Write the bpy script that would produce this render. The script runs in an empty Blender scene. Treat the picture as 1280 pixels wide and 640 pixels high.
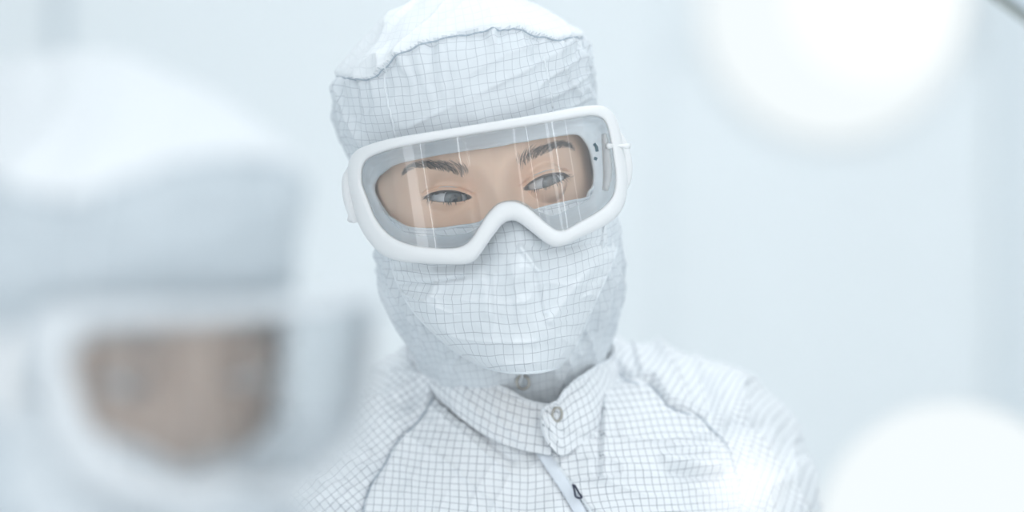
import bpy, bmesh, math, random
import numpy as np
from mathutils import Matrix, Vector

random.seed(7)
np.random.seed(7)
F = 1280 * 100 / 36.0            # focal length in pixels of the 100 mm lens
CAMZ = 1.5
scene = bpy.context.scene
col = scene.collection

# ------------------------------------------------------------------ camera
cam_d = bpy.data.cameras.new('camera')
cam_d.lens = 100
cam_d.sensor_width = 36
cam_d.clip_start = 0.05
cam_d.dof.use_dof = True
cam_d.dof.focus_distance = 1.80
cam_d.dof.aperture_fstop = 1.95
cam = bpy.data.objects.new('camera', cam_d)
cam.location = (0, 0, CAMZ)
cam.rotation_euler = (math.radians(90), 0, 0)
col.objects.link(cam)
scene.camera = cam

# ------------------------------------------------------------------ light
scene.view_settings.view_transform = 'Standard'
scene.view_settings.look = 'None'
scene.view_settings.gamma = 1
scene.view_settings.exposure = 0.03
try:
    scene.view_settings.use_curve_mapping = False
except Exception:
    pass
world = bpy.data.worlds.new('world')
scene.world = world
world.use_nodes = True
bg = world.node_tree.nodes['Background']
bg.inputs[0].default_value = (0.95, 0.98, 1.0, 1)
bg.inputs[1].default_value = 1.14


def area(name, loc, rot, sx, sy, power, colour=(1, 1, 1)):
    d = bpy.data.lights.new(name, 'AREA')
    d.shape = 'RECTANGLE'
    d.size = sx
    d.size_y = sy
    d.energy = power
    d.color = colour
    o = bpy.data.objects.new(name, d)
    o.location = loc
    o.rotation_euler = rot
    col.objects.link(o)
    return o


area('ceiling_light_above_people', (0.1, 2.35, 2.66), (0, 0, 0), 1.3, 0.8, 7.5, (0.97, 0.99, 1.0))
area('ceiling_light_near_wall', (0.25, 3.0, 2.66), (math.radians(30), 0, 0), 2.6, 0.7, 20, (0.96, 0.985, 1.0))
area('ceiling_light_front', (0.85, 1.25, 2.60), (math.radians(25), math.radians(15), 0), 0.9, 0.6, 5, (0.97, 0.99, 1.0))


# ------------------------------------------------------------------ materials
def new_mat(name):
    m = bpy.data.materials.new(name)
    m.use_nodes = True
    nt = m.node_tree
    return m, nt, nt.nodes['Principled BSDF']


def plain(name, c, rough=0.6, metal=0.0, bump=0.0, bscale=200.0, spec=0.5):
    m, nt, b = new_mat(name)
    b.inputs['Base Color'].default_value = (*c, 1)
    b.inputs['Roughness'].default_value = rough
    b.inputs['Metallic'].default_value = metal
    b.inputs['Specular IOR Level'].default_value = spec
    tc = nt.nodes.new('ShaderNodeTexCoord')
    n = nt.nodes.new('ShaderNodeTexNoise')
    n.inputs['Scale'].default_value = bscale
    nt.links.new(tc.outputs['Object'], n.inputs['Vector'])
    mix = nt.nodes.new('ShaderNodeMixRGB')
    mix.inputs[1].default_value = (*[x * 0.96 for x in c], 1)
    mix.inputs[2].default_value = (*[min(1, x * 1.03) for x in c], 1)
    nt.links.new(n.outputs['Fac'], mix.inputs[0])
    nt.links.new(mix.outputs[0], b.inputs['Base Color'])
    if bump > 0:
        bp = nt.nodes.new('ShaderNodeBump')
        bp.inputs['Strength'].default_value = bump
        bp.inputs['Distance'].default_value = 0.0006
        nt.links.new(n.outputs['Fac'], bp.inputs['Height'])
        nt.links.new(bp.outputs[0], b.inputs['Normal'])
    return m


def emit(name, c, s):
    m = bpy.data.materials.new(name)
    m.use_nodes = True
    nt = m.node_tree
    for n in list(nt.nodes):
        nt.nodes.remove(n)
    o = nt.nodes.new('ShaderNodeOutputMaterial')
    e = nt.nodes.new('ShaderNodeEmission')
    e.inputs[0].default_value = (*c, 1)
    e.inputs[1].default_value = s
    nt.links.new(e.outputs[0], o.inputs[0])
    return m


def cloth(name, base, line, pitch=5.4, width=0.075, strength=0.9):
    """White polyester with a woven grid of dark conductive threads (UV is in millimetres)."""
    m, nt, b = new_mat(name)
    L = nt.links
    N = nt.nodes.new

    def math_(op, a, bb=None, clamp=False):
        n = N('ShaderNodeMath')
        n.operation = op
        n.use_clamp = clamp
        for i, v in enumerate((a, bb)):
            if v is None:
                continue
            if isinstance(v, (int, float)):
                n.inputs[i].default_value = v
            else:
                L.new(v, n.inputs[i])
        return n.outputs[0]
    tc = N('ShaderNodeTexCoord')
    sp = N('ShaderNodeSeparateXYZ')
    L.new(tc.outputs['UV'], sp.inputs[0])
    ls = []
    for ax in (0, 1):
        f = math_('FRACT', math_('MULTIPLY', sp.outputs[ax], 1.0 / pitch))
        a = math_('ABSOLUTE', math_('SUBTRACT', f, 0.5))
        ls.append(math_('MULTIPLY', math_('SUBTRACT', a, 0.5 - width), 1.0 / (width * 0.55), True))
    g = math_('MAXIMUM', ls[0], ls[1])
    ns = N('ShaderNodeTexNoise')
    ns.inputs['Scale'].default_value = 0.12
    ns.inputs['Detail'].default_value = 3
    L.new(tc.outputs['UV'], ns.inputs['Vector'])
    v = math_('ADD', math_('MULTIPLY', ns.outputs['Fac'], 0.8), 0.35, True)
    fac = math_('MULTIPLY', math_('MULTIPLY', g, v), strength)
    mix = N('ShaderNodeMixRGB')
    mix.inputs[1].default_value = (*base, 1)
    mix.inputs[2].default_value = (*line, 1)
    L.new(fac, mix.inputs[0])
    L.new(mix.outputs[0], b.inputs['Base Color'])
    b.inputs['Roughness'].default_value = 0.62
    b.inputs['Specular IOR Level'].default_value = 0.35
    b.inputs['Sheen Weight'].default_value = 0.15
    nb = N('ShaderNodeTexNoise')
    nb.inputs['Scale'].default_value = 0.35
    nb.inputs['Detail'].default_value = 5
    L.new(tc.outputs['UV'], nb.inputs['Vector'])
    bp = N('ShaderNodeBump')
    bp.inputs['Strength'].default_value = 0.35
    bp.inputs['Distance'].default_value = 0.0007
    L.new(nb.outputs['Fac'], bp.inputs['Height'])
    L.new(bp.outputs[0], b.inputs['Normal'])
    return m


def frosted(name, c, transp, rough=0.3, tl=0.25):
    """milky translucent moulded plastic"""
    m, nt, b = new_mat(name)
    L = nt.links
    b.inputs['Base Color'].default_value = (*c, 1)
    b.inputs['Roughness'].default_value = rough
    b.inputs['Specular IOR Level'].default_value = 0.5
    tr = nt.nodes.new('ShaderNodeBsdfTranslucent')
    tr.inputs[0].default_value = (*c, 1)
    tp = nt.nodes.new('ShaderNodeBsdfTransparent')
    tp.inputs[0].default_value = (0.95, 0.98, 1, 1)
    m1 = nt.nodes.new('ShaderNodeMixShader')
    m1.inputs[0].default_value = tl
    m2 = nt.nodes.new('ShaderNodeMixShader')
    m2.inputs[0].default_value = transp
    L.new(b.outputs[0], m1.inputs[1])
    L.new(tr.outputs[0], m1.inputs[2])
    L.new(m1.outputs[0], m2.inputs[1])
    L.new(tp.outputs[0], m2.inputs[2])
    L.new(m2.outputs[0], nt.nodes['Material Output'].inputs[0])
    return m


def clear_lens(name, film=0.045):
    m = bpy.data.materials.new(name)
    m.use_nodes = True
    nt = m.node_tree
    for n in list(nt.nodes):
        nt.nodes.remove(n)
    L = nt.links
    out = nt.nodes.new('ShaderNodeOutputMaterial')
    tp = nt.nodes.new('ShaderNodeBsdfTransparent')
    tp.inputs[0].default_value = (0.975, 0.985, 0.99, 1)
    gl = nt.nodes.new('ShaderNodeBsdfGlossy')
    gl.inputs[0].default_value = (1, 1, 1, 1)
    gl.inputs['Roughness'].default_value = 0.02
    fr = nt.nodes.new('ShaderNodeFresnel')
    fr.inputs[0].default_value = 1.5
    ad = nt.nodes.new('ShaderNodeMath')
    ad.operation = 'MULTIPLY_ADD'
    ad.inputs[1].default_value = 1.3
    ad.inputs[2].default_value = 0.04
    L.new(fr.outputs[0], ad.inputs[0])
    mx = nt.nodes.new('ShaderNodeMixShader')
    L.new(ad.outputs[0], mx.inputs[0])
    L.new(tp.outputs[0], mx.inputs[1])
    L.new(gl.outputs[0], mx.inputs[2])
    # a faint diffuse film; on the near lens it stands for reflected haze
    df = nt.nodes.new('ShaderNodeBsdfDiffuse')
    df.inputs[0].default_value = (0.9, 0.93, 0.96, 1)
    m3 = nt.nodes.new('ShaderNodeMixShader')
    m3.inputs[0].default_value = film
    L.new(mx.outputs[0], m3.inputs[1])
    L.new(df.outputs[0], m3.inputs[2])
    L.new(m3.outputs[0], out.inputs[0])
    return m


def skin_mat(name, f):
    m, nt, b = new_mat(name)
    tc = nt.nodes.new('ShaderNodeTexCoord')
    n = nt.nodes.new('ShaderNodeTexNoise')
    n.inputs['Scale'].default_value = 45
    n.inputs['Detail'].default_value = 6
    nt.links.new(tc.outputs['Object'], n.inputs['Vector'])
    mix = nt.nodes.new('ShaderNodeMixRGB')
    mix.inputs[1].default_value = (0.86 * f, 0.575 * f, 0.41 * f, 1)
    mix.inputs[2].default_value = (0.93 * f, 0.665 * f, 0.50 * f, 1)
    nt.links.new(n.outputs['Fac'], mix.inputs[0])
    nt.links.new(mix.outputs[0], b.inputs['Base Color'])
    b.inputs['Roughness'].default_value = 0.5
    b.inputs['Subsurface Weight'].default_value = 0.12
    b.inputs['Subsurface Radius'].default_value = (0.6, 0.25, 0.15)
    b.inputs['Subsurface Scale'].default_value = 0.006
    n2 = nt.nodes.new('ShaderNodeTexNoise')
    n2.inputs['Scale'].default_value = 900
    nt.links.new(tc.outputs['Object'], n2.inputs['Vector'])
    bp = nt.nodes.new('ShaderNodeBump')
    bp.inputs['Strength'].default_value = 0.15
    bp.inputs['Distance'].default_value = 0.0003
    nt.links.new(n2.outputs['Fac'], bp.inputs['Height'])
    nt.links.new(bp.outputs[0], b.inputs['Normal'])
    return m


def iris_mat():
    m, nt, b = new_mat('iris')
    tc = nt.nodes.new('ShaderNodeTexCoord')
    ln = nt.nodes.new('ShaderNodeVectorMath')
    ln.operation = 'LENGTH'
    nt.links.new(tc.outputs['UV'], ln.inputs[0])
    r = nt.nodes.new('ShaderNodeValToRGB')
    e = r.color_ramp.elements
    e[0].position = 0.0
    e[0].color = (0.01, 0.01, 0.012, 1)
    e[1].position = 1.0
    e[1].color = (0.04, 0.05, 0.06, 1)
    for p, c in ((0.33, (0.01, 0.01, 0.012)), (0.40, (0.09, 0.09, 0.085)), (0.62, (0.13, 0.145, 0.15)), (0.86, (0.09, 0.105, 0.115))):
        k = e.new(p)
        k.color = (*c, 1)
    nt.links.new(ln.outputs['Value'], r.inputs[0])
    nt.links.new(r.outputs[0], b.inputs['Base Color'])
    b.inputs['Roughness'].default_value = 0.08
    b.inputs['Coat Weight'].default_value = 1.0
    b.inputs['Coat Roughness'].default_value = 0.02
    return m


M = {
    'wall': plain('painted_panel', (0.825, 0.872, 0.895), 0.55, bscale=3),
    'wall_dim': plain('grey_panel', (0.76, 0.82, 0.855), 0.55, bscale=3),
    'trim': plain('panel_joint', (0.60, 0.67, 0.72), 0.5, bscale=5),
    'floor': plain('vinyl_floor', (0.80, 0.83, 0.85), 0.35, bscale=8),
    'ceiling': plain('ceiling_panel', (0.85, 0.88, 0.90), 0.7, bscale=4),
    'beam': plain('painted_metal', (0.36, 0.39, 0.36), 0.45, bscale=30),
    'housing': plain('lamp_housing', (0.84, 0.88, 0.90), 0.4, bscale=20),
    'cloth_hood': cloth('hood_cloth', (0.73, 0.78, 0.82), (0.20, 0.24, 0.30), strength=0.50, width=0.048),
    'cloth_mask': cloth('mask_cloth', (0.81, 0.855, 0.89), (0.15, 0.18, 0.23), pitch=6.2, strength=0.55, width=0.045),
    'crown_shaded': cloth('shaded_crown_cloth', (0.80, 0.84, 0.87), (0.40, 0.45, 0.5), strength=0.16),  # crown of the near hood: white cloth with shade put into its colour
    'cloth_shaded': cloth('shaded_hood_cloth', (0.56, 0.625, 0.67), (0.20, 0.24, 0.30), strength=0.50, width=0.048),  # near hood's white cloth, darkened in colour to stand for shade
    'cloth_suit': cloth('suit_cloth', (0.86, 0.895, 0.925), (0.09, 0.12, 0.17), pitch=5.0, strength=0.95, width=0.052),
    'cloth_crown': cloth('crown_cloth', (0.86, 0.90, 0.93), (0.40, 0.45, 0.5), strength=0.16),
    'hem': plain('stitched_hem', (0.82, 0.87, 0.91), 0.7, bscale=900, bump=0.8),
    'thread': plain('seam_thread', (0.42, 0.49, 0.56), 0.8, bscale=1200),
    'tape': plain('zip_tape', (0.80, 0.86, 0.93), 0.6, bscale=800, bump=0.7),
    'rim': frosted('frosted_frame', (0.97, 0.985, 0.995), 0.08, 0.32, 0.14),
    'skirt': frosted('soft_clear_skirt', (0.98, 0.985, 0.99), 0.60, 0.35, 0.5),
    'strap': frosted('clear_strap', (0.85, 0.90, 0.94), 0.30, 0.4),
    'lens': clear_lens('clear_lens'),
    'lens_painted_haze': clear_lens('painted_haze_lens', 0.07),  # diffuse film paints the reflected haze over the near lens
    'metal': plain('snap_metal', (0.42, 0.41, 0.38), 0.3, 0.9, bscale=300),
    'dark': plain('dark_slider', (0.05, 0.06, 0.10), 0.4, 0.3, bscale=300),
    'teal': plain('teal_plastic', (0.03, 0.14, 0.20), 0.4, bscale=300),
    'skin': skin_mat('skin', 1.0),
    'skin_shaded': skin_mat('shaded_skin', 0.42),  # skin darkened in colour for the shadow on the near face
    'mask_shaded': cloth('shaded_mask_cloth', (0.66, 0.715, 0.755), (0.20, 0.24, 0.30), strength=0.50, width=0.048),  # near mask's white cloth, its shade painted as grey
    'rim_shaded': frosted('shaded_frosted_frame', (0.90, 0.93, 0.955), 0.20, 0.35, 0.25),  # same frame plastic, greyed to paint in the near person's shade
    'sclera': plain('eye_white', (0.62, 0.63, 0.65), 0.15, bscale=100),
    'iris': iris_mat(),
    'hair': plain('dark_brown_hair', (0.075, 0.060, 0.055), 0.6, bscale=500),
    'boot': plain('boot_rubber', (0.75, 0.80, 0.84), 0.5, bscale=60),
    'lamp_soft': emit('lamp_diffuser', (0.92, 0.98, 1.0), 0.985),
    'lamp_hot': emit('lamp_core', (0.96, 1.0, 1.0), 1.06),
    'flare_glow': emit('flare_emission', (0.95, 0.98, 1.0), 1.35),  # glow of the added lamp that imitates a flare
    'p1': emit('streak_panel_wide', (0.95, 0.98, 1.0), 2.6),
    'p2': emit('streak_panel_narrow', (0.95, 0.98, 1.0), 4.5),
}


# ------------------------------------------------------------------ object helpers
def tag(o, label=None, cat=None, group=None, kind=None):
    if label:
        o['label'] = label
    if cat:
        o['category'] = cat
    if group:
        o['group'] = group
    if kind:
        o['kind'] = kind
    return o


def empty(name, loc, label, cat, group=None):
    o = bpy.data.objects.new(name, None)
    o.empty_display_size = 0.1
    o.location = loc
    col.objects.link(o)
    return tag(o, label, cat, group)


def origin_of(o):
    p = Vector((0, 0, 0))
    while o is not None:
        p += Vector(o.location)
        o = o.parent
    return p


def mesh_obj(name, verts, faces, mat, parent=None, uvs=None, smooth=True, recalc=True, thick=0.0, toff=-1.0):
    """verts in world metres; uvs per vertex (or per loop list)"""
    v = np.asarray(verts, dtype=float).reshape(-1, 3)
    if parent is not None:
        v = v - np.array(origin_of(parent))
        base = Vector((0, 0, 0))
    else:
        base = Vector(v.mean(axis=0))
        base.z = v[:, 2].min()
        v = v - np.array(base)
    me = bpy.data.meshes.new(name)
    me.from_pydata(v.tolist(), [], [tuple(f) for f in faces])
    if uvs is not None:
        uvs = np.asarray(uvs, dtype=float)
        ul = me.uv_layers.new(name='UVMap')
        if len(uvs) == len(v):
            idx = np.empty(len(me.loops), dtype=np.int32)
            me.loops.foreach_get('vertex_index', idx)
            data = uvs[idx]
        else:
            data = uvs
        ul.data.foreach_set('uv', data.reshape(-1))
    if recalc:
        bm = bmesh.new()
        bm.from_mesh(me)
        bmesh.ops.recalc_face_normals(bm, faces=bm.faces)
        bm.to_mesh(me)
        bm.free()
    if smooth:
        me.polygons.foreach_set('use_smooth', [True] * len(me.polygons))
    me.materials.append(mat)
    o = bpy.data.objects.new(name, me)
    if parent is not None:
        o.parent = parent
    else:
        o.location = base
    col.objects.link(o)
    if thick:
        s = o.modifiers.new('cloth_thickness', 'SOLIDIFY')
        s.thickness = thick
        s.offset = toff
    return o


def grid_faces(nv, nu, closed=False, keep=None, off=0):
    fs = []
    for j in range(nv - 1):
        for i in range(nu if closed else nu - 1):
            if keep is not None and not keep[j, i]:
                continue
            a = j * nu + i
            b = j * nu + (i + 1) % nu
            fs.append((a + off, b + off, b + nu + off, a + nu + off))
    return fs


def box(name, c, s, mat, parent=None, bev=0.002, rot=None):
    bm = bmesh.new()
    bmesh.ops.create_cube(bm, size=1)
    bmesh.ops.scale(bm, vec=s, verts=bm.verts)
    if bev:
        bmesh.ops.bevel(bm, geom=list(bm.edges), offset=bev, segments=2, affect='EDGES')
    if rot is not None:
        bmesh.ops.transform(bm, matrix=rot, verts=bm.verts)
    bmesh.ops.translate(bm, vec=c, verts=bm.verts)
    v = [tuple(x.co) for x in bm.verts]
    bm.verts.index_update()
    f = [tuple(x.index for x in q.verts) for q in bm.faces]
    bm.free()
    return mesh_obj(name, v, f, mat, parent, smooth=False)


def tube_geo(pts, r, seg=8, closed=False, cap=True):
    """rings round a polyline; r scalar or list"""
    P = np.asarray(pts, float)
    n = len(P)
    if np.isscalar(r):
        r = np.full(n, r)
    if closed:
        T = np.roll(P, -1, 0) - np.roll(P, 1, 0)
    else:
        T = np.gradient(P, axis=0)
    T /= np.linalg.norm(T, axis=1)[:, None] + 1e-12
    ref = np.array([0.13, -0.95, 0.29])
    A = np.cross(T, ref)
    A /= np.linalg.norm(A, axis=1)[:, None] + 1e-9
    B = np.cross(T, A)
    th = np.linspace(0, 2 * math.pi, seg, endpoint=False)
    V = P[:, None, :] + r[:, None, None] * (np.cos(th)[None, :, None] * A[:, None, :] + np.sin(th)[None, :, None] * B[:, None, :])
    V = V.reshape(-1, 3)
    fs = []
    for j in range(n if closed else n - 1):
        for i in range(seg):
            a = j * seg + i
            b = j * seg + (i + 1) % seg
            k = (j + 1) % n
            fs.append((a, b, k * seg + (i + 1) % seg, k * seg + i))
    if cap and not closed:
        fs.append(tuple(range(seg)))
        fs.append(tuple((n - 1) * seg + i for i in range(seg))[::-1])
    return V, fs


def join_geo(lst):
    V, Fc, off = [], [], 0
    for v, f in lst:
        V.append(np.asarray(v))
        Fc += [tuple(i + off for i in q) for q in f]
        off += len(v)
    return np.vstack(V), Fc


# ------------------------------------------------------------------ maths helpers
def W(px, py, Y):
    return np.array([(px - 640) / F * Y, Y, CAMZ - (py - 320) / F * Y])


def catmull(P, n, closed=False):
    """centripetal-ish Catmull-Rom through rows of P, n samples over the whole curve"""
    P = np.asarray(P, float)
    m = len(P)
    if closed:
        t = np.linspace(0, m, n, endpoint=False)
    else:
        t = np.linspace(0, m - 1, n)
    i = np.floor(t).astype(int)
    if not closed:
        i = np.minimum(i, m - 2)
    f = (t - i)
    f = f.reshape(f.shape + (1,) * (P.ndim - 1))

    def g(k):
        return P[k % m] if closed else P[np.clip(k, 0, m - 1)]
    p0, p1, p2, p3 = g(i - 1), g(i), g(i + 1), g(i + 2)
    if not closed:
        lo = i - 1 < 0
        hi = i + 2 > m - 1
        p0 = np.where(lo.reshape(f.shape), 2 * p1 - p2, p0)
        p3 = np.where(hi.reshape(f.shape), 2 * p2 - p1, p3)
    return 0.5 * ((2 * p1) + (-p0 + p2) * f + (2 * p0 - 5 * p1 + 4 * p2 - p3) * f ** 2 + (-p0 + 3 * p1 - 3 * p2 + p3) * f ** 3)


def _hash(ix, iy, seed):
    h = (ix * 374761393 + iy * 668265263 + seed * 982451653) & 0xffffffff
    h = ((h ^ (h >> 13)) * 1274126177) & 0xffffffff
    return ((h ^ (h >> 16)) & 0xffff) / 65535.0


def vnoise(x, y, seed=0):
    x = np.asarray(x, float)
    y = np.asarray(y, float)
    ix = np.floor(x).astype(np.int64)
    iy = np.floor(y).astype(np.int64)
    fx = x - ix
    fy = y - iy
    fx = fx * fx * fx * (fx * (fx * 6 - 15) + 10)
    fy = fy * fy * fy * (fy * (fy * 6 - 15) + 10)
    a = _hash(ix, iy, seed)
    b = _hash(ix + 1, iy, seed)
    c = _hash(ix, iy + 1, seed)
    d = _hash(ix + 1, iy + 1, seed)
    return (a * (1 - fx) + b * fx) * (1 - fy) + (c * (1 - fx) + d * fx) * fy - 0.5


def fbm(x, y, seed=0, o=3):
    s, a = 0, 1.0
    for k in range(o):
        s = s + a * vnoise(x * 2 ** k + 3.7 * k, y * 2 ** k - 1.3 * k, seed + k)
        a *= 0.5
    return s


def ridged(x, y, seed=0, p=2.0):
    return np.clip(1 - 2.6 * np.abs(vnoise(x, y, seed)), 0, 1) ** p


def folds(x, y, ang, la, lb, seed, amp=1.0):
    """long soft creases along direction ang; la across, lb along"""
    c, s = math.cos(ang), math.sin(ang)
    a = (x * c + y * s)
    b = (-x * s + y * c)
    a = a + 0.25 * la * fbm(x / (la * 2.2), y / (la * 2.2), seed + 11) * 2
    return amp * ridged(b / la, a / lb, seed)


def seg_dist(x, y, pts):
    """unsigned distance to polyline and side sign (positive = right of travel direction)"""
    best = np.full(np.shape(x), 1e9)
    side = np.ones(np.shape(x))
    for (ax, ay), (bx, by) in zip(pts[:-1], pts[1:]):
        dx, dy = bx - ax, by - ay
        L2 = dx * dx + dy * dy
        t = np.clip(((x - ax) * dx + (y - ay) * dy) / L2, 0, 1)
        qx, qy = x - (ax + t * dx), y - (ay + t * dy)
        d = np.hypot(qx, qy)
        cr = dx * (y - ay) - dy * (x - ax)
        up = d < best
        best = np.where(up, d, best)
        side = np.where(up, np.sign(cr), side)
    return best, side


def in_poly(x, y, poly):
    r = np.zeros(np.shape(x), bool)
    n = len(poly)
    j = n - 1
    for i in range(n):
        xi, yi = poly[i]
        xj, yj = poly[j]
        c = ((yi > y) != (yj > y)) & (x < (xj - xi) * (y - yi) / (yj - yi + 1e-12) + xi)
        r ^= c
        j = i
    return r


def normals(P, closed):
    if closed:
        du = np.roll(P, -1, 1) - np.roll(P, 1, 1)
    else:
        du = np.gradient(P, axis=1)
    dv = np.gradient(P, axis=0)
    n = np.cross(du, dv)
    l = np.linalg.norm(n, axis=2)[..., None]
    return n / (l + 1e-12)


def sstep(a, b, x):
    t = np.clip((x - a) / (b - a), 0, 1)
    return t * t * (3 - 2 * t)


# ------------------------------------------------------------------ head frame (rolled with the head)
YH = 1.89
CX, CY = 612.0, 238.0
ROLL = math.radians(9)


def uv_px(px, py):
    dx, dy = px - CX, -(py - CY)
    return dx * math.cos(ROLL) + dy * math.sin(ROLL), -dx * math.sin(ROLL) + dy * math.cos(ROLL)


def kk(d):
    return (YH + d) / F


def L2(px, py, d):
    """photo position at head-local depth d -> head-local metres (x right, depth, z up)"""
    u, v = uv_px(px, py)
    k = kk(d)
    return np.stack(np.broadcast_arrays(u * k, d, v * k), -1)


def to_px(P):
    """head-local metres -> photo pixel offset u, v"""
    k = (YH + P[..., 1]) / F
    return P[..., 0] / k, P[..., 2] / k


O_W = W(CX, CY, YH)
R_W = np.array(Matrix.Rotation(-ROLL, 3, 'Y'))      # head leans over to the left of the picture


def world_woman(P):
    P = np.asarray(P)
    return P @ R_W.T + O_W


GM_YAW = math.radians(36)
R_M = np.array(Matrix.Rotation(GM_YAW, 3, 'Z') @ Matrix.Rotation(math.radians(7), 3, 'X') @ Matrix.Rotation(math.radians(-2), 3, 'Y'))
O_M = np.array([-0.185, 1.272, 1.458])


def world_man(P):
    P = np.array(P, float)
    z = P[..., 2]
    P[..., 2] = np.where(z > 0.055, 0.055 + (z - 0.055) * 0.93, z)      # a lower crown
    return P @ R_M.T + O_M


# hood cross sections: v px, left u, right u, front depth, back depth
HOOD = np.array([
    [257, -4, -3, -0.003, 0.003], [255, -22, 16, -0.012, 0.014], [250, -38, 28, -0.026, 0.030],
    [240, -60, 46, -0.046, 0.052], [225, -88, 74, -0.066, 0.074], [205, -112, 99, -0.085, 0.091],
    [184, -137, 121, -0.098, 0.101], [165, -157, 137, -0.105, 0.107], [142, -168, 146, -0.106, 0.110], [110, -170, 145, -0.103, 0.111],
    [80, -167, 142, -0.099, 0.110], [50, -160, 145, -0.093, 0.108], [0, -153, 147, -0.090, 0.104],
    [-35, -148, 147, -0.0895, 0.100], [-70, -149, 149, -0.089, 0.095], [-110, -152, 147, -0.081, 0.090],
    [-140, -142, 140, -0.064, 0.086], [-165, -128, 131, -0.050, 0.086], [-190, -122, 122, -0.059, 0.070], [-208, -118, 114, -0.070, 0.060],
    [-228, -112, 108, -0.064, 0.056], [-250, -108, 100, -0.058, 0.056], [-280, -104, 94, -0.052, 0.056], [-330, -104, 92, -0.046, 0.056]], float)
HN = 2.35


def hood_dc(v):
    t = np.clip((-np.asarray(v, float) - 160) / 55.0, 0, 1)
    return 0.044 * t * t * (3 - 2 * t)


def hood_row(v):
    a = HOOD[::-1]
    return [np.interp(v, a[:, 0], a[:, i]) for i in (1, 2, 3, 4)]


def hood_depth(u, v):
    """depth of the hood's front at picture offset u, v"""
    u = np.asarray(u, float)
    v = np.asarray(v, float)
    d = np.full(np.broadcast(u, v).shape, -0.06)
    for _ in range(12):
        k = kk(d) / kk(0.0)
        l, r, f, b = hood_row(v * k)
        c = (l + r) / 2
        h = (r - l) / 2
        q = np.clip(np.abs((u * k - c) / h), 0, 0.999)
        d = f * (1 - q ** HN) ** (1 / HN) + hood_dc(v * k)
    return d


SEAM = np.array([[-400, 165], [-170, 163], [-156, 164], [-138, 157], [-119, 155.6], [-100, 165], [-86, 173.6], [-43, 187], [-2, 192.7], [38, 191.4],
                 [68, 186.7], [88.6, 176], [110, 165], [122, 166], [135, 166], [400, 165]], float)

OPEN_PX = [(466, 236), (470, 226), (480, 217), (502, 205), (540, 198), (600, 189), (660, 179), (705, 171), (722, 169), (732, 177), (740, 192),
           (744, 213), (743, 235), (736, 250), (742, 290), (735, 340), (715, 395), (690, 435), (650, 448), (615, 438), (570, 405),
           (530, 360), (510, 320), (497, 290), (484, 270), (474, 255)]
OPEN_UV = [uv_px(*p) for p in OPEN_PX]


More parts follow.
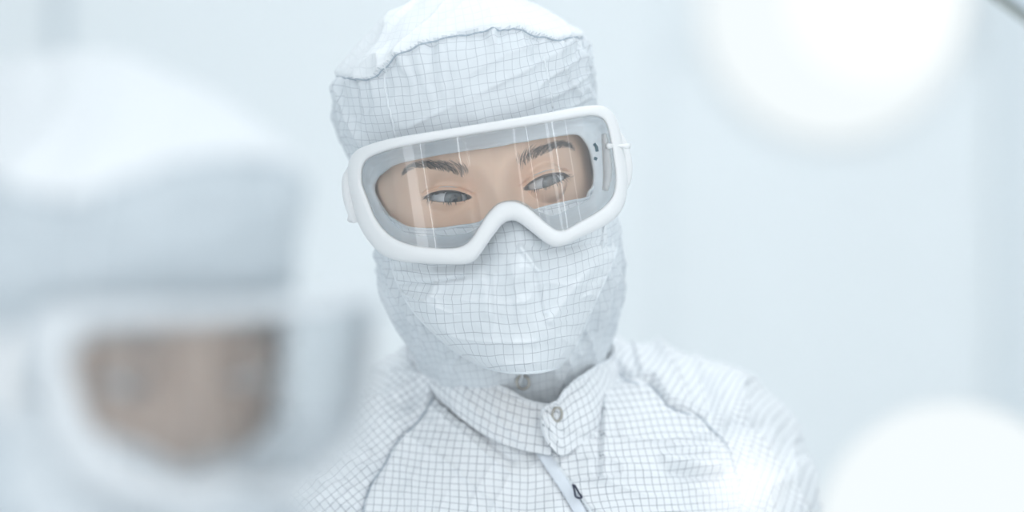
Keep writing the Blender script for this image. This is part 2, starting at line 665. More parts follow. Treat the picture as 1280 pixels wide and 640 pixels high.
def build_hood(wf, parent, seed=3, squeeze=1.0, mat='cloth_hood'):
    OPEN_UV = [((a + 2) * squeeze - 2, c) for a, c in (uv_px(*p) for p in OPEN_PX)]
    nu, nv = 520, 330
    # rings: denser where the picture shows them
    tt = np.linspace(0, 1, nv)
    vt = catmull(HOOD[:, 0][:, None], 900)[:, 0]
    Lx = catmull(HOOD[:, 1][:, None], 900)[:, 0]
    Rx = catmull(HOOD[:, 2][:, None], 900)[:, 0]
    Fd = catmull(HOOD[:, 3][:, None], 900)[:, 0]
    Bd = catmull(HOOD[:, 4][:, None], 900)[:, 0]
    path = np.r_[0, np.cumsum(np.hypot(np.diff(vt) * 0.00053, np.diff((Rx - Lx) / 2) * 0.00053))]
    s = tt * path[-1]
    v = np.interp(s, path, vt)
    l = np.interp(s, path, Lx)
    r = np.interp(s, path, Rx)
    f = np.interp(s, path, Fd)
    b = np.interp(s, path, Bd)
    k = kk(0)
    th = np.linspace(0, 2 * math.pi, nu, endpoint=False)       # 0 = front
    cs, sn = np.cos(th), np.sin(th)
    ex = 2 / HN
    X = ((l + r) / 2)[:, None] * k + ((r - l) / 2)[:, None] * k * (np.sign(sn) * np.abs(sn) ** ex)[None, :]
    D = np.where(cs[None, :] > 0, f[:, None] * np.abs(cs)[None, :] ** ex, b[:, None] * np.abs(cs)[None, :] ** ex)
    D = D + hood_dc(v)[:, None]
    Z = (v * k)[:, None] + 0 * X
    P = np.stack([X, D, Z], -1)
    # cloth metric
    seg = np.linalg.norm(np.diff(np.concatenate([P, P[:, :1]], 1), axis=1), axis=2)
    arc = np.c_[np.zeros(nv), np.cumsum(seg, 1)[:, :-1]]
    tot = seg.sum(1)
    ref = np.interp(v, [-290, 60, 165, 257], [0.56, 0.56, 0.56, 0.56])
    aa = np.where(arc > tot[:, None] / 2, arc - tot[:, None], arc)
    U = aa * 1000 * (0.75 + 0.25 * (ref / tot)[:, None].clip(0.6, 1.5))
    V = -np.cumsum(np.r_[0, np.linalg.norm(np.diff(P[:, 0], axis=0), axis=1)])[:, None] * 1000 + 0 * U
    V = v[:, None] * 0.53 + 0 * U - 0.0009 * U ** 2
    N = normals(P, True)
    ctr = np.array([0, 0, 0.0])
    sg = np.sign((N * (P - np.array([0, 0, 0]) * 1)).sum(2))
    sg[sg == 0] = 1
    sg = np.where(np.abs(P[..., 2]) > 0, sg, 1)
    N = N * np.sign(np.median(sg))
    N[:2] = [0, 0, 1]
    u_px, v_px = to_px(P)
    xm, zm = U, v[:, None] * 0.53 + 0 * U       # mm
    S = np.interp(u_px, SEAM[:, 0], SEAM[:, 1])
    S = np.where(cs[None, :] > 0, S, 165)
    h = (v_px - S) * 0.53                      # mm above the seam
    above = sstep(-0.8, 0.8, h)
    disp = 0.0030 * above * np.exp(-np.clip(h, 0, 99) / 30) + 0.001 * above
    # gathers under the seam and over it
    gx = xm + 5 * fbm(xm / 18, zm / 18, seed + 5)
    gth = vnoise(gx / 5.5, zm / 60, seed) + 0.6 * vnoise(gx / 9, zm / 40, seed + 1)
    gl = 10 + 12 * (0.5 + vnoise(xm / 14, 0 * xm, seed + 2))
    disp += (1 - above) * 0.0085 * gth * np.exp(-np.clip(-h, 0, 200) / gl)
    disp += above * 0.0022 * gth * np.exp(-np.clip(h, 0, 200) / 8)
    disp -= 0.0016 * np.exp(-(h / 1.3) ** 2)
    # long folds on the crown, left side
    left = sstep(-20, -90, u_px)
    disp += above * (0.0038 * left + 0.0012) * folds(xm, zm, 0.75, 11, 60, seed + 20)
    disp += above * 0.0030 * fbm(xm / 45, zm / 40, seed + 21)
    # band: broad soft dents
    band = (1 - above) * sstep(0, 40, v_px)
    disp += band * 0.0024 * fbm(xm / 34, zm / 26, seed + 30)
    edge = sstep(95, 150, np.abs(u_px + 10))
    disp += band * edge * 0.004 * folds(xm, zm, -0.9, 13, 40, seed + 33)
    disp += band * 0.0018 * folds(xm, zm, 0.3, 12, 45, seed + 35) 
    # lower hood: hanging creases
    low = sstep(-20, -70, v_px)
    disp += low * (0.0034 * folds(xm, zm, 1.15, 15, 55, seed + 40) + 0.0030 * folds(xm, zm, -1.0, 18, 60, seed + 43) + 0.002 * fbm(xm / 20, zm / 25, seed + 44))
    disp += low * edge * 0.0035 * fbm(xm / 14, zm / 22, seed + 47)
    near = in_poly(u_px, v_px, [(a * 1.05, c * 1.05) for a, c in OPEN_UV]) & (cs[None, :] > 0)
    disp = np.where(near, np.minimum(disp, 0.0), disp)
    P = P + N * disp[..., None]
    P[0] = P[0].mean(0)
    u_px, v_px = to_px(P)
    front = cs[None, :] > 0.02
    inside = in_poly(u_px, v_px, OPEN_UV) & front
    ins4 = inside & np.roll(inside, -1, 1)
    keep = np.ones((nv, nu), bool)
    keep[:-1] = ~(ins4[:-1] & ins4[1:])
    # pull the ragged edge on to the opening line
    poly = np.array(OPEN_UV)
    poly = catmull(poly, 400, True)
    js, is_ = np.nonzero(inside)
    for j, i in zip(js, is_):
        dd = (poly[:, 0] - u_px[j, i]) ** 2 + (poly[:, 1] - v_px[j, i]) ** 2
        q = dd.argmin()
        if dd[q] < 36:
            kq = kk(P[j, i, 1])
            P[j, i, 0] = poly[q, 0] * kq
            P[j, i, 2] = poly[q, 1] * kq
    crown_keep = (h > 0)
    Wd = wf(P)
    gw = np.exp(-np.clip(np.abs(h), 0, 99) / 14)
    U = U + 2.6 * gth * gw + 1.8 * fbm(xm / 26, zm / 30, seed + 70)
    V = V + 2.5 * fbm(xm / 30, zm / 22, seed + 71) + 1.2 * gth * gw
    uvs = np.stack([U, V], -1)
    kc = crown_keep & np.roll(crown_keep, -1, 1)
    kc2 = np.zeros_like(keep)
    kc2[:-1] = kc[:-1] & kc[1:]
    hood = mesh_obj('hood', Wd.reshape(-1, 3), grid_faces(nv, nu, True, keep & ~kc2), M[mat], parent, uvs.reshape(-1, 2), recalc=False)
    hood.data.update()
    bm = bmesh.new()
    bm.from_mesh(hood.data)
    bmesh.ops.delete(bm, geom=[x for x in bm.verts if not x.link_faces], context='VERTS')
    bm.to_mesh(hood.data)
    bm.free()
    crown = mesh_obj('hood_crown', Wd.reshape(-1, 3), grid_faces(nv, nu, True, keep & kc2), M['cloth_crown' if mat == 'cloth_hood' else 'crown_shaded'], hood, uvs.reshape(-1, 2), recalc=False)
    bm = bmesh.new()
    bm.from_mesh(crown.data)
    bmesh.ops.delete(bm, geom=[x for x in bm.verts if not x.link_faces], context='VERTS')
    bm.to_mesh(crown.data)
    bm.free()
    # seam roll all round
    pts = []
    for i in range(0, nu):
        j = int(np.abs(h[:, i]).argmin())
        pts.append(P[j, i] + N[j, i] * 0.0002)
    pts = np.array(pts)
    for _ in range(4):
        pts = (pts + np.roll(pts, 1, 0) + np.roll(pts, -1, 0)) / 3
    rr = 0.00035 + 0.0003 * np.abs(np.sin(np.arange(nu) * 0.8))
    V_, F_ = tube_geo(pts, rr, 6, True)
    mesh_obj('crown_seam', wf(V_), F_, M['thread'], hood)
    # the two upright piping seams of the band
    for line in (((484, 86), (482, 110), (488, 140), (494, 165), (498, 182)), ((681, 76), (686, 100), (690, 125), (693, 150))):
        uv = catmull(np.array([uv_px(*p) for p in line]), 40)
        pp = []
        for a, c in uv:
            m = np.where(front[0][None, :], (u_px - a) ** 2 + (v_px - c) ** 2, 1e9)
            j, i = np.unravel_index(m.argmin(), m.shape)
            pp.append(P[j, i])
        V_, F_ = tube_geo(np.array(pp), 0.0007, 6)
        mesh_obj('band_seam', wf(V_), F_, M['hem'], hood)
    # elastic hem of the face opening
    up = np.array(OPEN_UV)
    up = catmull(up, 420, True)
    dd = hood_depth(up[:, 0], up[:, 1]) - 0.0006
    pts = np.stack([up[:, 0] * kk(dd), dd, up[:, 1] * kk(dd)], -1)
    pts[:, 2] += 0.0005 * vnoise(np.arange(420) / 4.0, np.zeros(420), 9)
    V_, F_ = tube_geo(pts, 0.0011, 8, True)
    mesh_obj('opening_hem', wf(V_), F_, M['hem'], hood)
    return hood


# ------------------------------------------------------------------ head with face
XC = -0.0050      # middle of the skull
X0, Z0 = 0.0051, -0.0023       # middle between the eyes, head-local
SK = np.array([  # z, half width, front, back
    [0.121, 0.001, -0.002, 0.002], [0.118, 0.022, -0.022, 0.024], [0.110, 0.040, -0.043, 0.045], [0.095, 0.055, -0.062, 0.066],
    [0.070, 0.066, -0.079, 0.083], [0.040, 0.0725, -0.0865, 0.092], [0.0, 0.0745, -0.0835, 0.093], [-0.030, 0.0725, -0.0830, 0.088],
    [-0.060, 0.062, -0.0825, 0.080], [-0.085, 0.044, -0.0770, 0.070], [-0.098, 0.027, -0.066, 0.060], [-0.108, 0.026, -0.030, 0.064],
    [-0.125, 0.030, 0.004, 0.074], [-0.150, 0.033, 0.014, 0.080], [-0.175, 0.034, 0.018, 0.082]], float)
EYE_R = 0.0120


def face_add(X, Z, D):
    """X, Z relative to the middle of the eyes; adds brow, sockets, nose, lips and lids to base depth D"""
    aX = np.abs(X)
    g = lambda x, s: np.exp(-(x / s) ** 2)
    d = D.copy()
    d -= 0.0035 * g(Z - 0.019 - 0.002 * np.cos(aX * 60), 0.008) * g(aX - 0.030, 0.022)
    d += 0.0020 * g(Z - 0.020, 0.007) * g(X, 0.007)
    d += 0.0100 * g(aX - 0.0305, 0.0165) * g(Z - 0.001, 0.0125)
    d += 0.0048 * g(aX - 0.015, 0.006) * g(Z - 0.004, 0.010)
    # nose
    h = np.interp(-Z, [-0.03, -0.012, 0.0, 0.015, 0.030, 0.043, 0.050, 0.056, 0.064], [0.0, 0.004, 0.0085, 0.013, 0.018, 0.0225, 0.021, 0.008, 0.0])
    w = np.interp(-Z, [-0.03, 0.0, 0.02, 0.04, 0.055], [0.012, 0.0085, 0.010, 0.0135, 0.014])
    xc = 0.0015
    d -= h * np.exp(-np.abs((X - xc) / w) ** 2.2)
    # cheeks, lips, chin
    d -= 0.004 * g(aX - 0.042, 0.018) * g(Z + 0.035, 0.018)
    d -= 0.0045 * g(X, 0.022) * (g(Z + 0.070, 0.005) + g(Z + 0.080, 0.006)) - 0.002 * g(Z + 0.0748, 0.0016) * g(X, 0.024)
    d -= 0.005 * g(X, 0.016) * g(Z + 0.103, 0.010)
    for sx in (-1, 1):
        ex = X - sx * 0.0316
        r2 = ex ** 2 + Z ** 2
        R = EYE_R + 0.0013
        ball = np.where(r2 < R * R, EYE_D - np.sqrt(np.clip(R * R - r2, 0, None)), 1.0)
        kx = 0.0045
        hh = np.clip(0.5 + 0.5 * (d - ball) / kx, 0, 1)
        d = np.where(ball < 0.5, d * (1 - hh) + ball * hh - kx * hh * (1 - hh), d)
        s, up, lo = lid_curves(ex * sx)
        wgt = np.exp(-np.clip(np.abs(s) - 0.9, 0, 9) ** 2 / 0.05)
        d += 0.0024 * g(Z - (up + 0.0029), 0.0006) * wgt
        d += 0.0003 * g(Z - (lo - 0.0055), 0.0012) * wgt
        d -= 0.0006 * g(Z - (up + 0.0006), 0.0007) * wgt
        d -= 0.0005 * g(Z - (lo - 0.0008), 0.0008) * wgt
    return d


EYE_D = -0.0795 + EYE_R


def lid_curves(e):
    """e = distance from the eye centre towards the temple"""
    s = np.clip(e / 0.0152, -1.6, 1.6)
    q = np.clip(1 - s ** 2, 0, 1)
    base = 0.0022 * s
    return s, base + 0.0042 * q ** 0.75, base - 0.0031 * q ** 0.8


def build_head(wf, parent, skin='skin'):
    nf, nb = 400, 50
    zf = np.r_[np.linspace(0.121, 0.055, 50, endpoint=False), np.linspace(0.055, -0.045, 190, endpoint=False), np.linspace(-0.045, -0.175, 110)]
    a = SK[::-1]
    sm = catmull(SK, 600)
    sm = sm[::-1]
    hw, fr, bk = [np.interp(zf, sm[:, 0], sm[:, i]) for i in (1, 2, 3)]
    th = np.r_[np.linspace(-math.pi / 2, math.pi / 2, nf, endpoint=False), np.linspace(math.pi / 2, 3 * math.pi / 2, nb, endpoint=False)]
    sn, cs = np.sin(th), np.cos(th)
    X = hw[:, None] * sn[None, :]
    n = 2.4
    D = np.where(cs[None, :] > 0, fr[:, None] * (1 - np.abs(sn[None, :]) ** n).clip(0) ** (1 / n), -bk[:, None] * cs[None, :])
    Z = zf[:, None] + 0 * X
    isf = (cs > 0.0)[None, :] & np.ones_like(X, bool)
    X = X + XC - X0
    D2 = face_add(X, Z - Z0, D)
    fade = sstep(0.0, 0.25, cs)[None, :]
    D = np.where(isf, D * (1 - fade) + D2 * fade, D)
    # eye openings
    hole = np.zeros_like(X, bool)
    Z = Z - Z0
    Zs = Z.copy()
    for sx in (-1, 1):
        e = (X - sx * 0.0316) * sx
        s, up, lo = lid_curves(e)
        ins = (np.abs(s) < 1) & (Z < up) & (Z > lo) & isf
        hole |= ins
        near_up = ins & ((up - Z) < 0.0006)
        near_lo = ins & ((Z - lo) < 0.0006)
        Zs = np.where(near_up, up, Zs)
        Zs = np.where(near_lo, lo, Zs)
    nvv, nuu = X.shape
    h4 = hole & np.roll(hole, -1, 1)
    keep = np.ones_like(hole)
    keep[:-1] = ~(h4[:-1] & h4[1:])
    P = np.stack([X + X0, D, Zs + Z0], -1)
    head = mesh_obj('body', wf(P).reshape(-1, 3), grid_faces(nvv, nuu, True, keep), M[skin], parent, recalc=False)
    P2 = np.stack([X, D, Zs], -1)

    def surf_d(x, z):
        xx = np.atleast_1d(np.asarray(x, float))
        zz = np.atleast_1d(np.asarray(z, float))
        hwv, frv = np.interp(zz + Z0, sm[:, 0], sm[:, 1]), np.interp(zz + Z0, sm[:, 0], sm[:, 2])
        dd = frv * (1 - np.abs((xx + X0 - XC) / hwv).clip(0, 1) ** n) ** (1 / n)
        return face_add(xx, zz, dd)
    # eyes
    gx, gz = math.sin(math.radians(17)), math.sin(math.radians(-7))
    gd = -math.sqrt(1 - gx * gx - gz * gz)
    G = np.array([gx, gd, gz])
    A = np.cross(G, [0, 0, 1.0])
    A /= np.linalg.norm(A)
    B = np.cross(G, A)
    for sx in (-1, 1):
        c = np.array([sx * 0.0316 + X0, EYE_D, Z0])
        lat = np.linspace(0, math.pi, 25)
        lon = np.linspace(0, 2 * math.pi, 36, endpoint=False)
        rr = EYE_R * np.sin(lat)[:, None]
        S = c + (EYE_R * np.cos(lat))[:, None, None] * np.array([0, 1, 0]) + rr[..., None] * np.cos(lon)[None, :, None] * np.array([1, 0, 0]) + rr[..., None] * np.sin(lon)[None, :, None] * np.array([0, 0, 1])
        eye = mesh_obj('eyeball', wf(S).reshape(-1, 3), grid_faces(25, 36, True), M['sclera'], parent)
        q = np.linspace(0, 1, 10)
        ir = 0.0061
        rad = q * ir
        lift = np.sqrt((EYE_R + 0.00025) ** 2 - rad ** 2) + 0.0009 * (1 - q ** 2)
        I = c + lift[:, None, None] * G + rad[:, None, None] * (np.cos(lon)[None, :, None] * A + np.sin(lon)[None, :, None] * B)
        uv = np.stack([q[:, None] * np.cos(lon), q[:, None] * np.sin(lon)], -1)
        mesh_obj('iris', wf(I).reshape(-1, 3), grid_faces(10, 36, True), M['iris'], eye, uv.reshape(-1, 2))
        # lash line and lashes
        e = np.linspace(-0.0150, 0.0152, 50)
        s, up, lo = lid_curves(e)
        x = sx * 0.0316 + e * sx
        du = np.minimum(surf_d(x, up), surf_d(x, up + 0.0003))
        rad = 0.00014 + 0.00055 * sstep(-1, -0.3, s) * sstep(1.05, 0.8, s)
        gl = [tube_geo(np.stack([x + X0, du - 0.0001, up + Z0], -1), rad, 6)]
        dl = surf_d(x, lo)
        gl.append(tube_geo(np.stack([x + X0, dl, lo + Z0], -1), 0.00013, 5))
        rng = random.Random(5 + sx)
        for kq in range(72):
            i = rng.uniform(8, 48)
            ex = float(np.interp(i, range(50), e))
            s1, u1, l1 = lid_curves(np.array([ex]))
            xx = sx * 0.0316 + ex * sx
            top = rng.random() < 0.72
            z = float(u1[0] if top else l1[0])
            d0 = float(surf_d(xx, z)[0])
            out = (ex / 0.015) * 0.9 + rng.uniform(-.15, .15)
            Lh = (0.0062 if top else 0.0030) * rng.uniform(0.7, 1.1) * (0.75 + 0.35 * max(0, ex / 0.015))
            if top:
                pts = [(xx, d0, z), (xx + sx * out * Lh * .35, d0 - Lh * .55, z - Lh * .28), (xx + sx * out * Lh * .8, d0 - Lh * 0.92, z - Lh * .16 + .0004)]
            else:
                pts = [(xx, d0, z), (xx + sx * out * Lh * .35, d0 - Lh * .4, z - Lh * .5), (xx + sx * out * Lh * .7, d0 - Lh * .6, z - Lh * .95)]
            pts = catmull(np.array(pts) + np.array([X0, 0, Z0]), 6)
            gl.append(tube_geo(pts, np.linspace(0.00018, 0.00004, 6), 4))
        v_, f_ = join_geo(gl)
        mesh_obj('eyelashes', wf(v_), f_, M['hair'], parent)
    # brows
    brows = {
        -1: [(586, 222), (576, 217), (560, 213.5), (540, 210.5), (524, 210), (512, 213), (505, 219)],
        1: [(650, 210), (660, 201), (675, 193.5), (690, 187.5), (703, 183.5), (711, 183), (718, 187)]}
    for sx, line in brows.items():
        uv = np.array([uv_px(*p) for p in line]) * kk(-0.088)
        uv = catmull(uv, 60) - np.array([X0, Z0])
        gl = []
        rng = random.Random(21 + sx)
        for kq in range(520):
            t = (rng.random() + rng.random() * 0.9 + 0.05) / 2 if rng.random() < 0.7 else rng.random()
            i = t * 58
            j = int(i)
            p = uv[j] * (1 - (i - j)) + uv[j + 1] * (i - j)
            tg = uv[min(j + 1, 59)] - uv[max(j - 1, 0)]
            tg = tg / np.linalg.norm(tg)
            nm = np.array([-tg[1], tg[0]])
            if nm[1] < 0:
                nm = -nm
            wdt = 0.0038 * (1 - 0.62 * t)
            off = rng.uniform(-1, 1)
            p = p + nm * off * wdt
            upw = (0.95 - 1.0 * t - off * 0.5) + rng.uniform(-.3, .3)
            dr = tg * 1.0 + nm * upw
            dr = dr / np.linalg.norm(dr)
            Lh = rng.uniform(0.0035, 0.0062) * (1 - 0.35 * t)
            q = p + dr * Lh * 0.5
            e2 = p + dr * Lh + tg * Lh * 0.15
            pts = []
            for w_, lift in ((p, 0.0001), (q, 0.0006), (e2, 0.0005)):
                pts.append((w_[0] + X0, float(surf_d(w_[0], w_[1])[0]) - lift, w_[1] + Z0))
            gl.append(tube_geo(catmull(np.array(pts), 5), np.linspace(0.000075, 0.00003, 5), 4, cap=False))
        v_, f_ = join_geo(gl)
        mesh_obj('eyebrow', wf(v_), f_, M['hair'], parent)
    return head


# ------------------------------------------------------------------ face mask
M_TOP = [(472, 262), (492, 276), (512, 287), (545, 289.5), (575, 286), (600, 282), (615, 271), (628, 264), (641, 261.5), (654, 264), (664, 267), (690, 260), (715, 254), (733, 250), (752, 240)]
M_BOT = [(602, 458), (614, 463), (628, 467), (640, 469), (655, 469.5), (668, 469), (680, 467.5), (690, 464), (698, 460)]
M_LEF = [(472, 262), (480, 290), (488, 318), (493, 340), (500, 360), (516, 388), (540, 414), (570, 440), (602, 458)]
M_RIG = [(752, 240), (768, 270), (772, 300), (766, 328), (756, 352), (744, 378), (731, 408), (716, 438), (698, 460)]


def build_mask(wf, parent, seed=60, drop=0.0):
    nu, nv = 300, 230
    M_TOP_ = [(a, b + drop * math.exp(-((a - 632) / 55.0) ** 2)) for a, b in M_TOP]
    T = catmull(M_TOP_, nu)
    Bq = catmull(M_BOT, nu)
    Lf = catmull(M_LEF, nv)
    Rt = catmull(M_RIG, nv)
    s = np.linspace(0, 1, nu)[None, :, None]
    t = np.linspace(0, 1, nv)[:, None, None]
    C = (1 - t) * T[None] + t * Bq[None] + (1 - s) * Lf[:, None] + s * Rt[:, None] \
        - ((1 - s) * (1 - t) * T[0] + s * (1 - t) * T[-1] + (1 - s) * t * Bq[0] + s * t * Bq[-1])
    u, v = uv_px(C[..., 0], C[..., 1])
    hd = hood_depth(u, v)
    ed_l, ed_r = hd[:, :1], hd[:, -1:]
    s2 = s[..., 0]
    t2 = t[..., 0]
    ctr = np.interp(t2, [0, 0.15, 0.35, 0.6, 0.8, 0.93, 1], [-0.098, -0.109, -0.117, -0.110, -0.104, -0.098, -0.088])
    ed = ed_l * (1 - s2) + ed_r * s2 - 0.0040 - 0.0110 * sstep(0.30, 0.75, t2)
    # where the nose ridge runs
    sc = 0.56 - 0.04 * t2
    q = np.where(s2 < sc, (sc - s2) / sc, (s2 - sc) / (1 - sc))
    wgt = (1 - q ** 2.1) ** 0.8
    d = ed * (1 - wgt) + ctr * wgt
    d = np.minimum(d, hd * (1 - sstep(0.7, 1, t2) * 0.2) - 0.0040)
    # ridge over the nose
    d -= 0.006 * np.exp(-(q / 0.16) ** 2) * np.interp(t2, [0, 0.2, 0.42, 0.62], [0.3, 0.8, 1.0, 0.0])
    # metric
    k = kk(d)
    P = np.stack([u * k, d, v * k], -1)
    xm, zm = (u - 15) * 0.5, v * 0.5
    disp = 0
    lt = sstep(0.30, 0.02, s2)
    rt = sstep(0.72, 0.98, s2)
    disp = 0.0020 * fbm(xm / 24, zm / 24, seed)
    disp = disp + lt * 0.0030 * folds(xm, zm, -0.55, 9, 26, seed + 4) + rt * 0.0042 * folds(xm, zm, 0.75, 10, 34, seed + 5)
    disp = disp + 0.0016 * folds(xm, zm, -0.25, 13, 42, seed + 7) * sstep(0.2, 0.5, t2)
    disp = disp + 0.0008 * folds(xm, zm, 1.45, 12, 34, seed + 9)
    # gathered side edges
    gt = vnoise(zm / 2.6, xm / 20, seed + 12) + 0.5 * vnoise(zm / 4.4, xm / 30, seed + 13)
    disp = disp + 0.0030 * gt * (np.exp(-s2 / 0.05) * sstep(0.6, 0.2, t2) + np.exp(-(1 - s2) / 0.06) * sstep(0.95, 0.5, t2))
    # explicit creases seen in the picture
    for line, w_, a_ in (([(653, 315), (676, 345), (683, 385), (684, 395)], 1.8, 0.0022), ([(503, 358), (540, 357), (580, 352)], 1.5, -0.0020),
                         ([(690, 405), (712, 372), (745, 335)], 2.5, 0.0026), ([(520, 395), (538, 372), (545, 362)], 2.4, 0.0022),
                         ([(700, 420), (720, 385), (750, 345)], 2.5, -0.002), ([(610, 395), (607, 370), (600, 345)], 3.5, 0.0012), ([(640, 440), (652, 410), (655, 380)], 3.5, 0.0012)):
        dd, _ = seg_dist(C[..., 0], C[..., 1], line)
        disp = disp + a_ * np.exp(-(dd * 0.5 / w_) ** 2)
    disp = 1.45 * disp * sstep(0.0, 0.06, t2)
    P[..., 1] -= disp
    P[..., 1] = np.minimum(P[..., 1], hd - 0.0030 + 0.02 * sstep(0.85, 1, t2))
    arcu = np.cumsum(np.r_['1,3', np.zeros((nv, 1, 1)), np.linalg.norm(np.diff(P, axis=1), axis=2)[..., None]], axis=1)[..., 0]
    # cloth grain: follow the panel, measured from the middle
    mid = int(nu * 0.53)
    U = (arcu - arcu[:, mid:mid + 1]) * 1000
    U = 0.6 * U + 0.4 * xm * 1.05 + 2.0 * fbm(xm / 30, zm / 30, seed + 50)
    V = zm - 0.0020 * xm ** 2 + 2.4 * fbm(xm / 28, zm / 28, seed + 51) + 0.06 * xm
    uvs = np.stack([U, V], -1).reshape(-1, 2)
    mk = mesh_obj('face_mask', wf(P).reshape(-1, 3), grid_faces(nv, nu), M['cloth_mask' if drop == 0 else 'mask_shaded'], parent, uvs, thick=0.0007, toff=0)
    # hem along the bottom and sides
    b = np.vstack([P[40:, 0], P[-1, 1:], P[::-1, -1][:-40]])
    b = b + np.array([0, -0.0004, 0])
    V_, F_ = tube_geo(b, 0.0012, 6)
    mesh_obj('mask_hem', wf(V_), F_, M['hem'], mk)
    b = P[1, :] + np.array([0, -0.0006, 0])
    V_, F_ = tube_geo(b, 0.0009, 6)
    mesh_obj('mask_top_hem', wf(V_), F_, M['hem'], mk)
    return mk


# ------------------------------------------------------------------ goggles
G_OUT = [(437, 208), (445, 194), (460, 186.5), (492, 178), (555, 168), (618, 157.7), (680, 147.5), (718, 140), (743, 136.3), (758, 138), (768, 146), (775, 161),
         (781, 190), (786, 226), (783, 257), (772, 276), (754, 289), (730, 301), (710, 311), (696, 314), (684, 309), (672, 300), (661, 291), (650, 283.5), (641, 281), (630, 286),
         (620, 298), (610, 312), (600, 326), (591, 333.5), (575, 336), (540, 335), (505, 332), (480, 323), (461, 304), (448, 280), (440, 250), (436, 228)]
G_INN = [(455, 214), (461, 204), (475, 197), (500, 190), (556, 180), (618, 170), (680, 160), (720, 153), (740, 150), (752, 152), (759, 159), (763, 172),
         (768, 200), (771, 228), (768, 248), (758, 262), (742, 274), (724, 284), (709, 292.5), (698, 293), (688, 287), (675, 276), (662, 265), (650, 259), (638, 257.5), (625, 261),
         (613, 272), (602, 288), (593, 302), (582, 312), (565, 316), (530, 314), (503, 307), (484, 294), (470, 275), (461, 252), (455, 236), (454, 225)]
G_FAC = [(473, 225), (477, 219), (486, 213), (505, 206), (556, 196), (618, 186), (680, 176), (705, 171), (721, 170), (728, 173), (733, 178), (738, 188),
         (742, 206), (745, 225), (744, 240), (739, 250), (728, 258), (712, 265), (700, 271), (690, 273), (680, 271), (670, 267), (659, 260), (649, 256), (638, 256), (627, 259),
         (618, 267), (608, 280), (598, 290), (586, 296), (565, 299), (533, 300), (512, 296), (498, 288), (484, 274), (474, 257), (469, 243), (469, 233)]


def g_depth(u):
    q = np.abs((u - 8) / 172.0)
    return -0.128 + 0.004 * q ** 2 + 0.026 * q ** 3


